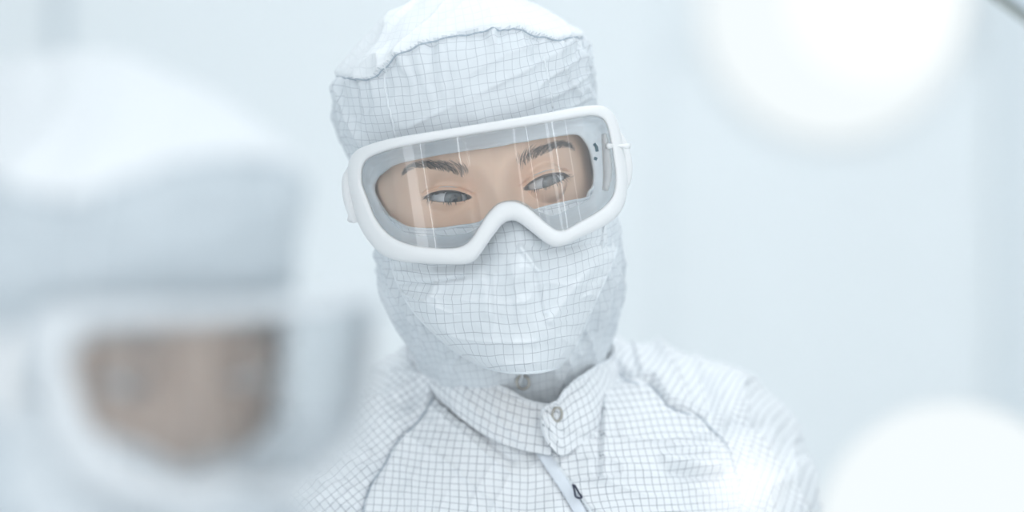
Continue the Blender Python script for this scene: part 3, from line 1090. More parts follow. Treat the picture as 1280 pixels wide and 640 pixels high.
def build_goggles(wf, label, squeeze=1.0):
    n = 420
    o_ = catmull(G_OUT, n, True)
    i_ = catmull(G_INN, n, True)
    f_ = catmull(G_FAC, n, True)
    ou, ov = uv_px(o_[:, 0], o_[:, 1])
    iu, iv = uv_px(i_[:, 0], i_[:, 1])
    fu, fv = uv_px(f_[:, 0], f_[:, 1])
    fu = (fu + 2) * squeeze - 2
    if squeeze != 1.0:
        ou, iu = ou * (0.88 + 0.0008 * np.clip(ov, -120, 60)), iu * (0.88 + 0.0008 * np.clip(iv, -120, 60))
    if squeeze != 1.0:
        lower = lambda u, v: v - 0.8 * (v + 92) * np.exp(-((u - 22) / 48.0) ** 2) * (v < -10) * (v > -92)
        ov, iv = lower(ou, ov) - 4 * (ov < -10), lower(iu, iv)
        fv = fv - 30 * np.exp(-((fu - 15) / 60.0) ** 2) * (fv < -10)
    g = empty('safety_goggles', tuple(wf(np.array([0.0, -0.11, -0.03]))), label, 'safety goggles', None)

    def ring(u, v, d):
        k = kk(d)
        return np.stack([u * k, d, v * k], -1)
    d_o, d_i = g_depth(ou), g_depth(iu)
    # rim: rounded front, side wall going back to the face
    prof = []
    for a, dz in ((0.00, 0.0045), (0.03, 0.0010), (0.14, -0.0010), (0.35, -0.0016), (0.62, -0.0016), (0.84, -0.0006), (0.97, 0.0018), (1.0, 0.006), (1.0, 0.010)):
        u = iu * (1 - a) + ou * a
        v = iv * (1 - a) + ov * a
        prof.append(ring(u, v, d_i * (1 - a) + d_o * a + dz))
    side = [(0.98, 0.015), (0.95, 0.020)]
    for a, dz in side:
        prof.append(ring(ou * a, ov * a - 1 * (1 - a) * 10, d_o + dz))
    for a, dz in ((0.75, 0.018), (0.35, 0.012), (0.02, 0.009)):
        prof.append(ring(iu * (1 - a) + ou * a * 0.96, iv * (1 - a) + ov * a * 0.96, d_i * (1 - a) + d_o * a + dz))
    prof.append(prof[0])
    P = np.array(prof)
    mesh_obj('goggle_frame', wf(P).reshape(-1, 3), grid_faces(len(prof), n, True), M['rim' if squeeze == 1.0 else 'rim_shaded'], g)
    # skirt from the lens seat to the face, with two moulded steps
    hd = hood_depth(fu, fv)
    hd = np.minimum(hd, -0.045) - 0.004
    rows = []
    for a, b, inset in ((0, 0.0, 0), (0.10, 0.02, 0), (0.30, 0.10, 0), (0.36, 0.30, 0), (0.50, 0.36, 0), (0.60, 0.42, 0), (0.66, 0.66, 0), (0.82, 0.74, 0), (0.94, 0.84, 0), (1.0, 1.0, 0), (1.03, 1.02, 0)):
        u = iu * (1 - a) + fu * a
        v = iv * (1 - a) + fv * a
        rows.append(ring(u, v, (d_i + 0.006) * (1 - b) + hd * b))
    P = np.array(rows)
    mesh_obj('goggle_skirt', wf(P).reshape(-1, 3), grid_faces(len(rows), n, True), M['skirt'], g, thick=0.0010, toff=0)
    # lens
    rows = []
    cu, cv = 12.0, 14.0
    for a in np.linspace(1.012, 0.0, 34):
        u = cu + (iu - cu) * a
        v = cv + (iv - cv) * a
        rows.append(ring(u, v, g_depth(u) + 0.0012 + 0.00012 * np.sin(u / 9.0) + 0.00006 * np.sin(u / 3.7 + 1)))
    P = np.array(rows)
    mesh_obj('lens', wf(P).reshape(-1, 3), grid_faces(len(rows), n, True), M['lens' if squeeze == 1.0 else 'lens_painted_haze'], g)
    # strap around the back of the hood
    th = np.linspace(-math.radians(60), math.radians(240), 160)
    rows = []
    for zz in (-9, -8, 0, 8, 9):
        l, r, fq, bq = hood_row(np.array([14.0 + zz * 2]))
        c, h = (l + r) / 2 * kk(0), (r - l) / 2 * kk(0) - 0.003
        ph = np.linspace(-math.radians(16), math.radians(196), 160)
        rad_off = 0.0 if abs(zz) > 8.5 else 0.001
        x = c + (h + rad_off) * np.cos(ph)
        y = (0.104 + rad_off) * np.sin(ph) * np.where(np.sin(ph) < 0, 0.98, 1.02)
        rows.append(np.stack([x, y, np.full(160, (14 + zz * 2) * kk(0))], -1))
    P = np.array(rows)
    mesh_obj('strap', wf(P).reshape(-1, 3), grid_faces(5, 160), M['strap'], g, thick=0.0012, toff=0)
    # strap clips on the frame's ends
    for sx, line in ((-1, [(441, 214), (437.5, 228), (439, 248), (443, 266), (447, 282)]), (1, [(772, 168), (778, 186), (782, 205), (783, 225), (779, 243)])):
        pts = np.array([L2(a, b, g_depth(172.0) + 0.016) for a, b in line])
        pts = catmull(pts, 24)
        rad = 0.0048 * np.sin(np.linspace(0.25, math.pi - 0.25, 24)) ** 0.5
        v_, f2 = tube_geo(pts, rad, 12)
        clip = mesh_obj('strap_clip', wf(v_), f2, M['rim'], g)
        if sx > 0:
            a = L2(760, 187.5, -0.108)
            b = L2(788, 187, -0.100)
            pp = np.array([a + (b - a) * t for t in np.linspace(0, 1, 8)])
            v_, f2 = tube_geo(pp, np.array([1.8, 1.6, 1.2, 1.2, 1.2, 1.2, 1.8, 1.8]) * 0.001, 10)
            mesh_obj('strap_pin', wf(v_), f2, M['rim'], clip)
        else:
            pp = catmull(np.array([L2(a, b, -0.083) for a, b in ((437, 214), (433.5, 222), (434, 240), (438, 262), (440, 268))]), 20)
            v_, f2 = tube_geo(pp, 0.0009, 8)
            mesh_obj('clip_edge', wf(v_), f2, M['dark'], clip)
            pp = np.array([L2(446, 270, -0.085), L2(441, 276, -0.085), L2(438, 280, -0.084)])
            v_, f2 = tube_geo(pp, np.array([0.003, 0.0028, 0.0018]), 10)
            mesh_obj('clip_knob', wf(v_), f2, M['rim'], clip)
    # side vents inside the skirt
    for line in ([(744, 184), (747, 188), (748, 194)], [(744, 202), (748, 203.5)]):
        pp = np.array([L2(a, b, -0.0985) for a, b in line])
        v_, f2 = tube_geo(pp, 0.0011, 6)
        mesh_obj('vent_slot', wf(v_), f2, M['teal'], g)
    pp = np.array([L2(a, b, -0.104) for a, b in ((757, 172), (760, 200), (761, 225), (758, 243))])
    v_, f2 = tube_geo(catmull(pp, 20), 0.0028 * np.sin(np.linspace(0.3, math.pi - 0.3, 20)) ** 0.4, 10)
    mesh_obj('side_vent', wf(v_), f2, M['rim'], g)
    return g


# ------------------------------------------------------------------ coverall
BG = [  # guides round the body, six levels each, from the neck outwards and down
    [(655, 528, 1.873), (656, 570, 1.861), (660, 615, 1.850), (664, 670, 1.836), (666, 740, 1.825), (668, 820, 1.820)],
    [(735, 497, 1.895), (772, 522, 1.876), (800, 562, 1.862), (815, 622, 1.850), (822, 700, 1.840), (824, 790, 1.836)],
    [(756, 468, 1.918), (818, 478, 1.910), (880, 515, 1.895), (922, 580, 1.885), (944, 655, 1.882), (952, 770, 1.885)],
    [(760, 440, 1.945), (828, 440, 1.960), (902, 461, 1.960), (958, 507, 1.955), (992, 572, 1.950), (1014, 650, 1.945)],
    [(735, 428, 1.985), (815, 440, 2.025), (895, 480, 2.055), (945, 540, 2.07), (975, 620, 2.08), (985, 740, 2.08)],
    [(645, 425, 2.005), (648, 455, 2.055), (650, 500, 2.09), (650, 565, 2.11), (650, 650, 2.12), (650, 760, 2.12)],
    [(556, 436, 1.985), (480, 466, 2.02), (412, 525, 2.045), (372, 590, 2.055), (350, 660, 2.06), (345, 760, 2.06)],
    [(522, 448, 1.950), (466, 477, 1.955), (402, 513, 1.950), (346, 560, 1.942), (322, 603, 1.938), (313, 660, 1.935)],
    [(526, 466, 1.922), (472, 499, 1.902), (412, 548, 1.888), (372, 606, 1.880), (358, 665, 1.876), (352, 770, 1.880)],
    [(582, 500, 1.890), (540, 545, 1.872), (497, 592, 1.864), (482, 645, 1.852), (474, 712, 1.842), (472, 795, 1.840)],
]
SEAM_L = [(543, 494), (533, 512), (520, 530), (504, 545), (492, 560), (480, 582), (466, 603), (457, 625), (453, 645), (446, 720), (440, 900)]
SEAM_R = [(758, 461), (768, 463), (777, 470), (790, 478), (810, 481), (822, 491), (832, 505), (850, 515), (874, 521), (888, 535), (908, 556), (922, 600), (930, 700), (935, 900)]
FLAP = [(683, 560), (700, 585), (720, 612), (742, 644), (790, 720)]       # edge of the front flap
BODY = {}


def build_coverall(wf, parent, seed=100):
    G = []
    angs = np.arange(10)
    cyc = np.array([W(650, 500, 1.96)[0], 1.965])
    for i, g in enumerate(BG):
        pts = [W(*p) for p in g]
        d = np.array([pts[-1][0] - cyc[0], pts[-1][1] - cyc[1]])
        th = math.atan2(d[1] / 0.145, d[0] / 0.19)
        for hw, dp, z in ((0.175, 0.125, 1.12), (0.165, 0.115, 1.02), (0.175, 0.125, 0.90), (0.160, 0.125, 0.80), (0.05, 0.05, 0.76)):
            pts.append(np.array([cyc[0] + hw * math.cos(th), cyc[1] + dp * math.sin(th), z]))
        G.append(pts)
    G = np.array(G)                                   # 10 x 11 x 3
    nt = 420
    # dense rows where visible
    base = catmull(np.transpose(G, (1, 0, 2)), 1001)          # rows along t
    tpos = np.r_[np.linspace(0, 400, 330, endpoint=False), np.linspace(400, 1000, 90)]
    ii = np.clip(tpos.astype(int), 0, 999)
    rows = base[ii] + (tpos - ii)[:, None, None] * (base[np.clip(ii + 1, 0, 1000)] - base[ii])
    nu = 760
    Pr = catmull(np.transpose(rows, (1, 0, 2)), 2000, True)   # 2000 x nt x 3
    # denser at the front half (guides 7..9,0..3)
    w = np.where((np.arange(2000) < 640) | (np.arange(2000) > 1360), 3.0, 0.7)
    cw = np.cumsum(w)
    cw = cw / cw[-1] * nu
    pick = np.searchsorted(cw, np.arange(nu) + 0.5)
    pick = np.unique(np.clip(pick, 0, 1999))
    nu = len(pick)
    P = np.transpose(Pr[pick], (1, 0, 2))                     # nt x nu x 3
    N = normals(P, True)
    c3 = np.array([cyc[0], cyc[1], 1.2])
    sg = np.sign(((P - c3) * N).sum(2))
    N = N * np.sign(np.median(sg))
    px = P[..., 0] / P[..., 1] * F + 640
    py = 320 - (P[..., 2] - CAMZ) / P[..., 1] * F
    front = (N[..., 1] < 0.25)
    xm, zm = (px - 640) * 0.52, (320 - py) * 0.52
    dl, sl = seg_dist(px, py, SEAM_L)
    dr, sr = seg_dist(px, py, SEAM_R)
    left_sl = (sl > 0) & (px < 640)
    right_sl = (sr < 0) & (px > 640)
    disp = 0.0030 * fbm(xm / 55, zm / 45, seed) + 0.0014 * fbm(xm / 24, zm / 24, seed + 2, 2)
    # sleeves
    A = sstep(0, 8, dl) * left_sl
    B = sstep(0, 8, dr) * right_sl
    disp += A * (0.0060 * folds(xm, zm, 0.45, 20, 50, seed + 5) + 0.0045 * folds(xm, zm, -0.25, 15, 60, seed + 6) + 0.0025 * folds(xm, zm, 1.0, 9, 30, seed + 8))
    disp += B * (0.0060 * folds(xm, zm, -1.0, 20, 60, seed + 9) + 0.004 * folds(xm, zm, -1.45, 13, 60, seed + 10))
    # puckers along the raglan seams
    tl = zm * 0.8 + xm * 0.3
    for dd, ss in ((dl, sl), (dr, sr)):
        disp += 0.0020 * vnoise(tl / 6, xm / 12, seed + 12) * np.exp(-dd * 0.52 / 8)
        disp -= 0.0016 * np.exp(-(dd * 0.52 / 1.4) ** 2)
    # chest folds
    ch = (~left_sl) & (~right_sl)
    rr = sstep(690, 760, px)
    disp += ch * rr * (0.0034 * folds(xm, zm, 0.05, 12, 45, seed + 14) + 0.003 * folds(xm, zm, -0.35, 16, 60, seed + 15))
    disp += ch * (1 - rr) * (0.0022 * folds(xm, zm, -0.7, 20, 70, seed + 16) + 0.0018 * folds(xm, zm, 1.1, 14, 50, seed + 17))
    for line, w_, a_ in (([(752, 500), (751, 540), (749, 598)], 1.6, -0.004), ([(758, 500), (757, 545), (754, 600)], 3, 0.003),
                         ([(830, 575), (865, 582), (895, 590)], 3.5, 0.005), ([(835, 590), (870, 596), (900, 598)], 2.5, -0.004),
                         ([(842, 560), (885, 566), (893, 590)], 3, 0.004), ([(555, 500), (600, 540), (640, 575)], 3, -0.003),
                         ([(400, 600), (430, 585), (460, 570)], 3.5, 0.005), ([(355, 570), (385, 590), (430, 600)], 4, -0.004),
                         ([(500, 500), (525, 480), (535, 470)], 3, 0.004), ([(510, 515), (520, 495), (528, 480)], 3, -0.004),
                         ([(880, 470), (888, 500), (890, 530)], 4, -0.006), ([(905, 540), (925, 530), (950, 535)], 5, -0.006)):
        dd, _ = seg_dist(px, py, line)
        disp = disp + front * a_ * np.exp(-(dd * 0.52 / w_) ** 2)
    # the flap lies over the zip
    df, sf = seg_dist(px, py, FLAP)
    inz = front & (py > 552)
    sdf = df * sf
    flap = sstep(0.6, -0.6, sdf * 0.52) * sstep(60, 30, df * 0.52)
    disp = disp + inz * 0.0024 * flap
    disp = disp - inz * 0.0016 * sstep(0, 3, sdf * 0.52) * sstep(14, 8, sdf * 0.52)
    fade = sstep(0, 0.02, np.linspace(0, 1, nt))[:, None]
    disp = disp * (0.3 + 0.7 * fade)
    P = P + N * disp[..., None]
    # cloth grain
    arc = np.cumsum(np.linalg.norm(np.diff(P, axis=1, append=P[:, :1]), axis=2), 1)
    X, Z = P[..., 0] * 1000, P[..., 2] * 1000
    wx = 5.0 * fbm(xm / 60, zm / 60, seed + 60, 2)
    wz = 5.0 * fbm(xm / 60, zm / 60, seed + 61, 2)
    D = P[..., 1] * 1000
    Uc = X + wx + 0.35 * (D - 1870) * np.sign(X - 5) * sstep(0, 60, np.abs(X - 5))
    Vc = Z + wz + 0.2 * (D - 1870) + 0.10 * (X - 10) * np.sign(10 - X) * 1.0
    a = math.radians(-38)
    Xs, Zs = X + wx, Z + wz + 0.3 * (D - 1890)
    Ul = Xs * math.cos(a) - Zs * math.sin(a)
    Vl = Xs * math.sin(a) + Zs * math.cos(a)
    a = math.radians(52)
    Xr, Zr = X + wx, Z + wz + 0.9 * (D - 1930)
    a = math.radians(14)
    Ur = Xr * math.cos(a) - Zr * math.sin(a)
    Vr = Xr * math.sin(a) + Zr * math.cos(a)
    U = np.where(left_sl, Ul, np.where(right_sl, Ur, Uc))
    V = np.where(left_sl, Vl, np.where(right_sl, Vr, Vc))
    faces = grid_faces(nt, nu, True)
    # one cloth piece per face: take each face's piece from its first corner
    fa = np.array(faces)
    flat = lambda q: q.reshape(-1)
    pl, pr_ = flat(left_sl), flat(right_sl)
    sel = pl[fa[:, 0]].astype(int) + 2 * pr_[fa[:, 0]].astype(int)
    UU = np.stack([flat(Uc), flat(Ul), flat(Ur)])
    VV = np.stack([flat(Vc), flat(Vl), flat(Vr)])
    loopuv = np.stack([UU[sel[:, None], fa], VV[sel[:, None], fa]], -1).reshape(-1, 2)
    Pw = P.reshape(-1, 3)
    legs = []
    # trouser legs
    nv0 = len(Pw)
    lv, lf = [], []
    for sx in (-1, 1):
        cz = np.linspace(0.86, 0.10, 30)
        cx_ = cyc[0] + sx * np.interp(cz, [0.1, 0.86], [0.115, 0.085])
        rw = np.interp(cz, [0.10, 0.45, 0.86], [0.060, 0.070, 0.088]) + 0.003 * np.sin(cz * 60)
        th = np.linspace(0, 2 * math.pi, 28, endpoint=False)
        V_ = np.stack([cx_[:, None] + rw[:, None] * np.cos(th), cyc[1] + rw[:, None] * 1.1 * np.sin(th), cz[:, None] + 0 * th[None, :]], -1).reshape(-1, 3)
        lf += [tuple(i + nv0 + len(lv) * 0 + sum(len(q) for q in lv) for i in f) for f in grid_faces(30, 28, True)]
        lv.append(V_)
    allv = np.vstack([Pw] + lv)
    luv = np.vstack([loopuv] + [np.stack([allv[list(f), 0] * 1000, allv[list(f), 2] * 1000], -1) for f in lf])
    suit = mesh_obj('coverall', wf(allv), faces + lf, M['cloth_suit'], parent, luv, recalc=False)

    def on_body(line, n=60, lift=0.0003):
        q = catmull(np.array(line, float), n)
        out = []
        for a_, b_ in q:
            m = np.where(front, (px2 - a_) ** 2 + (py2 - b_) ** 2, 1e9)
            j, i = np.unravel_index(m.argmin(), m.shape)
            kq = P[j, i, 1] + N[j, i, 1] * lift
            p = W(a_, b_, kq)
            out.append(p)
        return np.array(out)
    px2 = P[..., 0] / P[..., 1] * F + 640
    py2 = 320 - (P[..., 2] - CAMZ) / P[..., 1] * F
    for line in (SEAM_L[:-2], SEAM_R[:-2]):
        pts = on_body(line, 90, 0.0004)
        V_, F_ = tube_geo(pts, 0.00045, 6)
        mesh_obj('raglan_seam', wf(V_), F_, M['thread'], suit)
    # flap edge, zip tape and slider
    pts = on_body([(a_ - 0.5, b_) for a_, b_ in FLAP[:-1]], 40, 0.0008)
    V_, F_ = tube_geo(pts, 0.0010, 8)
    mesh_obj('flap_edge', wf(V_), F_, M['hem'], suit)
    cl = [(676, 563), (690, 585), (708, 612), (728, 646)]
    lft = on_body([(a_ - 6, b_ + 3) for a_, b_ in cl], 40, 0.0012)
    rgt = on_body([(a_ + 8, b_ - 2) for a_, b_ in cl], 40, 0.0006)
    tape = np.array([lft + (rgt - lft) * t + np.array([0, -0.0010 * math.sin(math.pi * t) - 0.0006, 0]) for t in np.linspace(0, 1, 9)])
    tp = mesh_obj('zip_tape', wf(tape).reshape(-1, 3), grid_faces(9, 40), M['tape'], suit, thick=0.0006, toff=0)
    s0 = on_body([(719, 606), (722, 624)], 6, 0.004)
    c0 = s0.mean(0)
    fr = []
    for a_, b_ in ((716, 605), (718, 613), (720, 621), (727, 622), (723, 615), (718, 606)):
        fr.append(W(a_, b_, c0[1] - 0.003))
    V_, F_ = tube_geo(catmull(np.array(fr), 40), 0.0007, 6)
    mesh_obj('zip_slider', wf(V_), F_, M['dark'], tp)
    # collar
    colm = [  # (top), (bottom) going round the neck from the left piece's end
        ((690, 506, 1.861), (688, 569, 1.857)), ((676, 505, 1.862), (672, 566, 1.858)), ((656, 499, 1.866), (648, 561, 1.859)), ((630, 484, 1.872), (620, 550, 1.865)),
        ((600, 475, 1.880), (588, 530, 1.874)), ((565, 469, 1.894), (558, 504, 1.889)), ((538, 463, 1.913), (538, 482, 1.909)),
        ((522, 444, 1.938), (522, 463, 1.938)), ((520, 432, 1.962), (512, 455, 1.965)), ((545, 418, 1.995), (535, 450, 2.000)), ((600, 412, 2.012), (600, 448, 2.022)),
        ((650, 410, 2.017), (650, 446, 2.028)), ((705, 412, 2.010), (708, 446, 2.018)), ((748, 422, 1.985), (752, 452, 1.990)), ((764, 432, 1.955), (769, 462, 1.955)),
        ((762, 446, 1.925), (769, 478, 1.922)), ((747, 456, 1.900), (760, 520, 1.893)), ((722, 471, 1.878), (747, 545, 1.871)), ((706, 487, 1.866), (720, 560, 1.858)),
        ((697, 500, 1.858), (703, 570, 1.852)), ((686, 506, 1.8535), (690, 562, 1.8505)), ((678, 512, 1.852), (681, 548, 1.850)), ((676, 522, 1.852), (677, 536, 1.8505))]
    top = catmull(np.array([W(*c[0]) for c in colm]), 420)
    bot = catmull(np.array([W(*c[1]) for c in colm]), 420)
    nr = 50
    t = np.linspace(0, 1, nr)[:, None, None]
    C = top[None] * (1 - t) + bot[None] * t
    outn = C - np.array([cyc[0], 1.945, 0])
    outn[..., 2] = 0
    outn /= np.linalg.norm(outn, axis=2)[..., None]
    au = np.cumsum(np.r_[0, np.linalg.norm(np.diff(C[nr // 2], axis=0), axis=1)])[None, :] * 1000 + 0 * t[..., 0]
    hv = np.linalg.norm(bot - top, axis=1)[None, :] * 1000 * (1 - t[..., 0])
    bl = 0.0030 * np.sin(math.pi * t[..., 0]) + 0.0022 * fbm(au / 22, hv / 20, 77) + 0.0016 * folds(au, hv, 0.5, 9, 30, 78) 
    bl += 0.0006 * vnoise(au / 3.5, hv / 30, 79) * np.exp(-t[..., 0] / 0.1)
    bl += -0.0012 * np.exp(-((t[..., 0] - 0.10) / 0.03) ** 2)
    C = C + outn * bl[..., None] + outn * 0.0015
    V_uv = np.linalg.norm(C - C[-1:], axis=2) * 1000 * 0.9 + 0.03 * au
    uvs = np.stack([au * 0.95, V_uv], -1)
    clr = mesh_obj('collar', wf(C).reshape(-1, 3), grid_faces(nr, 420), M['cloth_suit'], parent, uvs.reshape(-1, 2), thick=0.0012, toff=0)
    edge = np.vstack([C[0], C[1:, -1]])
    rr = 0.0009 + 0.0002 * np.sin(np.arange(len(edge)) * 1.3)
    V_, F_ = tube_geo(edge, rr, 8)
    mesh_obj('collar_edge', wf(V_), F_, M['hem'], clr)

    def snap(c, axx, rx, rz, par, tilt=0):
        th = np.linspace(0, 2 * math.pi, 40, endpoint=False)
        ct, st = math.cos(tilt), math.sin(tilt)
        a_ = rx * np.cos(th)
        b_ = rz * np.sin(th)
        pts = np.stack([c[0] + a_ * ct - b_ * st, c[1] + a_ * axx, c[2] + a_ * st + b_ * ct], -1)
        V_, F_ = tube_geo(pts, 0.00085, 8, True)
        mesh_obj('snap_button', wf(V_), F_, M['metal'], par)
    m = ((C[..., 0] / C[..., 1] * F + 640 - 696) ** 2 + (320 - (C[..., 2] - CAMZ) / C[..., 1] * F - 518) ** 2) + 1e6 * (C[..., 1] > 1.9)
    j, i = np.unravel_index(m.argmin(), m.shape)
    snap(W(696.5, 518, C[j, i, 1] - 0.0022), 0.35, 0.0031, 0.0045, clr, -0.05)
    # boots
    for sx in (-1, 1):
        zz = np.array([0.30, 0.22, 0.14, 0.09, 0.05, 0.02, 0.0, 0.0])
        ln = np.array([0.068, 0.068, 0.070, 0.09, 0.125, 0.135, 0.135, 0.001])
        wd = np.array([0.066, 0.066, 0.060, 0.050, 0.048, 0.050, 0.050, 0.001])
        sh = np.array([0, 0, 0, -0.02, -0.045, -0.05, -0.05, -0.05])
        th = np.linspace(0, 2 * math.pi, 32, endpoint=False)
        V_ = np.stack([cyc[0] + sx * 0.113 + wd[:, None] * np.cos(th), cyc[1] + sh[:, None] + ln[:, None] * np.sin(th), zz[:, None] + 0 * th[None]], -1)
        mesh_obj('boot', wf(V_).reshape(-1, 3), grid_faces(8, 32, True), M['boot'], parent)
    return suit, snap


def build_person(head_f, body_f, loc, label, gog_label, seed, squeeze=1.0):
    p = empty('person', loc, label, 'person')
    build_head(head_f, p, 'skin' if squeeze == 1.0 else 'skin_shaded')
    hood = build_hood(head_f, p, seed, squeeze, 'cloth_hood' if squeeze == 1 else 'cloth_shaded')
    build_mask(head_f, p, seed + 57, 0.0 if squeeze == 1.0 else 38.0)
    suit, snap = build_coverall(body_f, p, seed + 97)
    # snap at the throat of the hood
    c = L2(654, 479, -0.0)
    u, v = uv_px(654, 479)
    dd = float(hood_depth(u, v)) - 0.0065
    th = np.linspace(0, 2 * math.pi, 40, endpoint=False)
    k = kk(dd)
    pts = np.stack([u * k + 0.0041 * np.cos(th), np.full(40, dd) - 0.0004 * np.cos(th), v * k + 0.0044 * np.sin(th)], -1)
    V_, F_ = tube_geo(pts, 0.0009, 8, True)
    mesh_obj('snap_button', head_f(V_), F_, M['metal'], hood)
    g = build_goggles(head_f, gog_label, squeeze)
    return p, g


# ------------------------------------------------------------------ the room
def px_at(px, Y):
    return (px - 640) / F * Y


def pz_at(py, Y):
    return CAMZ - (py - 320) / F * Y


WY = 4.5
box('floor', (0, 1.9, -0.025), (4.6, 5.4, 0.05), M['floor'], bev=0)['kind'] = 'structure'
box('ceiling', (0, 2.45, 2.725), (4.6, 4.3, 0.05), M['ceiling'], bev=0)['kind'] = 'structure'
box('wall_back', (0, WY + 0.05, 1.35), (4.6, 0.10, 2.70), M['wall'], bev=0)['kind'] = 'structure'
box('wall_left', (-2.30, 2.4, 1.35), (0.08, 4.3, 2.70), M['wall'], bev=0)['kind'] = 'structure'
box('wall_right', (2.30, 2.4, 1.35), (0.08, 4.3, 2.70), M['wall'], bev=0)['kind'] = 'structure'
box('trim_1', (px_at(75, WY), WY - 0.006, 1.35), (0.020, 0.012, 2.68), M['trim'], bev=0.002)['kind'] = 'structure'
box('trim_2', (px_at(829, WY), WY - 0.003, 1.35), (0.006, 0.006, 2.68), M['wall_dim'], bev=0.001)['kind'] = 'structure'
box('trim_3', (px_at(829, WY) + 0.8, WY - 0.003, pz_at(67, WY)), (1.6, 0.006, 0.006), M['wall_dim'], bev=0.001)['kind'] = 'structure'
box('trim_4', (px_at(1262, WY), WY - 0.02, 1.35), (0.05, 0.04, 2.68), M['wall_dim'], bev=0.004)['kind'] = 'structure'


def disc_lamp(name, px, py, Y, rpx, mat, label, mount):
    r = rpx / F * Y
    c = np.array([px_at(px, Y), Y, pz_at(py, Y)])
    e = empty(name, tuple(c), label, 'lamp')
    th = np.linspace(0, 2 * math.pi, 72, endpoint=False)

    def lathe(prof):
        return np.array([[(c[0] + rr * math.cos(t), c[1] + dy, c[2] + rr * math.sin(t)) for t in th] for rr, dy in prof])
    h = lathe([(r * 0.985, 0.001), (r * 0.99, 0.0), (r * 0.985, 0.004), (r * 0.95, 0.008), (r * 0.8, 0.012), (r * 0.4, 0.014), (0.001, 0.014)])
    mesh_obj('lamp_housing', h.reshape(-1, 3), grid_faces(7, 72, True), M['housing'], e)
    h = lathe([(0.0001, -0.006), (r * 0.5, -0.005), (r * 0.9, -0.003), (r * 0.985, 0.001)])
    mesh_obj('lamp_diffuser', h.reshape(-1, 3), grid_faces(4, 72, True), mat, e)
    for a, b, rad in mount(c, r):
        V_, F_ = tube_geo(np.linspace(a, b, 12), rad, 14)
        mesh_obj('lamp_arm', V_, F_, M['housing'], e)
    return e


disc_lamp('round_lamp', 1040, 12, 4.484, 168, M['lamp_soft'], 'large round white lamp glowing out of focus, upper right on the back wall', lambda c, r: [((c[0], c[1] + 0.01, c[2]), (c[0], WY + 0.01, c[2]), 0.05)])
disc_lamp('round_lamp', 1096, -12, 4.450, 116, M['lamp_hot'], 'smaller brighter round lamp set on the large upper right lamp', lambda c, r: [((c[0], c[1] + 0.01, c[2]), (c[0], c[1] + 0.026, c[2]), 0.05)])
disc_lamp('round_lamp', 1190, 672, 2.9, 171, M['lamp_soft'], 'round white lamp glowing in the lower right corner', lambda c, r: [((c[0], c[1] + 0.02, c[2]), (c[0], c[1] + 0.02, 0.0), 0.014)])

# added lamp close to the camera, its blur stands in for a flare ghost
lx, ly, lz = px_at(930, 0.95), 0.95, pz_at(604, 0.95)
sl = empty('added_flare_lamp', (lx, ly, 0.0), 'added lamp on a thin stand, imitating a pale flare before the right sleeve', 'lamp')
la = np.linspace(0, math.pi, 14)
lo_ = np.linspace(0, 2 * math.pi, 24, endpoint=False)
S_ = np.array([[(lx + 0.008 * math.sin(a) * math.cos(b), ly + 0.008 * math.sin(a) * math.sin(b), lz + 0.008 * math.cos(a)) for b in lo_] for a in la])
mesh_obj('flare_glow', S_.reshape(-1, 3), grid_faces(14, 24, True), M['flare_glow'], sl)
V_, F_ = tube_geo(np.array([(lx, ly, z) for z in np.linspace(0.01, lz - 0.005, 20)]), 0.0022, 10)
mesh_obj('stand', V_, F_, M['housing'], sl)
V_, F_ = tube_geo(np.array([(lx, ly, 0.0), (lx, ly, 0.012), (lx, ly, 0.014)]), np.array([0.09, 0.088, 0.01]), 28)
mesh_obj('foot', V_, F_, M['housing'], sl)

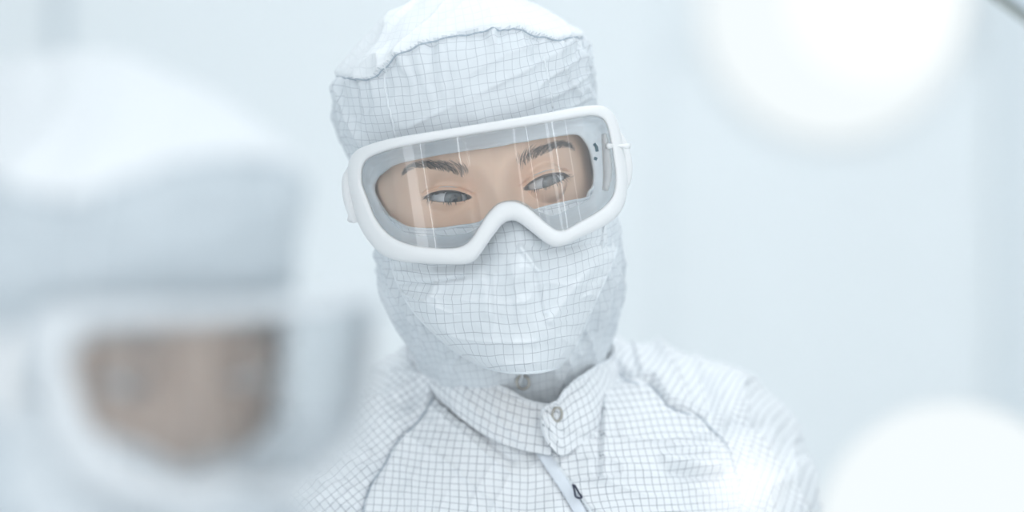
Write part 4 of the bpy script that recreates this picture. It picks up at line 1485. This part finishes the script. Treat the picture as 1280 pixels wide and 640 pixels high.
# slanting support arm in the top right corner
a0 = W(1250, 0, 2.15)
ang = math.atan2(-22, 30)
rot = Matrix.Rotation(-ang, 3, 'Y').to_4x4()
mid = Vector((a0[0], 2.15, a0[2])) + Vector((math.cos(ang), 0, math.sin(ang))) * 0.25 + Vector((math.sin(-ang), 0, math.cos(ang))) * 0.030
arm = empty('support_arm', tuple(mid), 'grey painted metal arm slanting across the top right corner', 'support arm')
box('arm_beam', mid, (2.6, 0.05, 0.060), M['beam'], arm, 0.006, rot)
box('arm_lip', mid - Vector((math.sin(-ang), 0, math.cos(ang))) * 0.026 + Vector((0, -0.027, 0)), (2.6, 0.010, 0.008), M['trim'], arm, 0.002, rot)

# added upright light panels, unseen behind the camera: they give the streaks in the lenses
for i, (x, y, w_, m_) in enumerate(((-1.95, -0.3, 0.16, 'p1'), (-1.50, -0.7, 0.07, 'p2'), (-0.95, -0.7, 0.30, 'p1'), (-0.42, -0.7, 0.05, 'p2'), (0.36, -0.7, 0.10, 'p1'),
                                    (0.60, -0.7, 0.03, 'p2'), (1.05, -0.7, 0.22, 'p1'), (1.42, -0.7, 0.04, 'p2'), (1.95, -0.3, 0.12, 'p1'))):
    t = empty('streak_panel', (x, y, 0.0), 'added white light panel behind the camera for the lens streaks', 'lamp', 'added streak panels')
    box('panel_face', (x, y + 0.012, 1.5), (w_, 0.01, 1.9), M[m_], t, 0.002)
    box('panel_frame', (x, y - 0.010, 1.29), (w_ + 0.02, 0.03, 2.36), M['housing'], t, 0.004)
    box('panel_foot', (x, y - 0.010, 0.055), (w_ + 0.10, 0.22, 0.11), M['housing'], t, 0.01)

# ------------------------------------------------------------------ people
S_M = 0.952
wh = O_W.copy()


def body_woman(P):
    return np.asarray(P)


RB = np.array(Matrix.Rotation(math.radians(30), 3, 'Z'))


def body_man(P):
    P = np.asarray(P, float)
    q = P - np.array([wh[0] + 0.018, 1.945, 0])
    q = q @ RB.T
    q = q + np.array([O_M[0] + 0.012, O_M[1] + 0.055, 0])
    q[..., 2] = q[..., 2] * S_M
    return q


build_person(world_woman, body_woman, (float(W(650, 500, 1.96)[0]), 1.965, 0.0),
             'sharp person in white gridded cleanroom coverall, hood and mask, looking down to the right',
             'frosted clear safety goggles worn by the person in focus', 3)
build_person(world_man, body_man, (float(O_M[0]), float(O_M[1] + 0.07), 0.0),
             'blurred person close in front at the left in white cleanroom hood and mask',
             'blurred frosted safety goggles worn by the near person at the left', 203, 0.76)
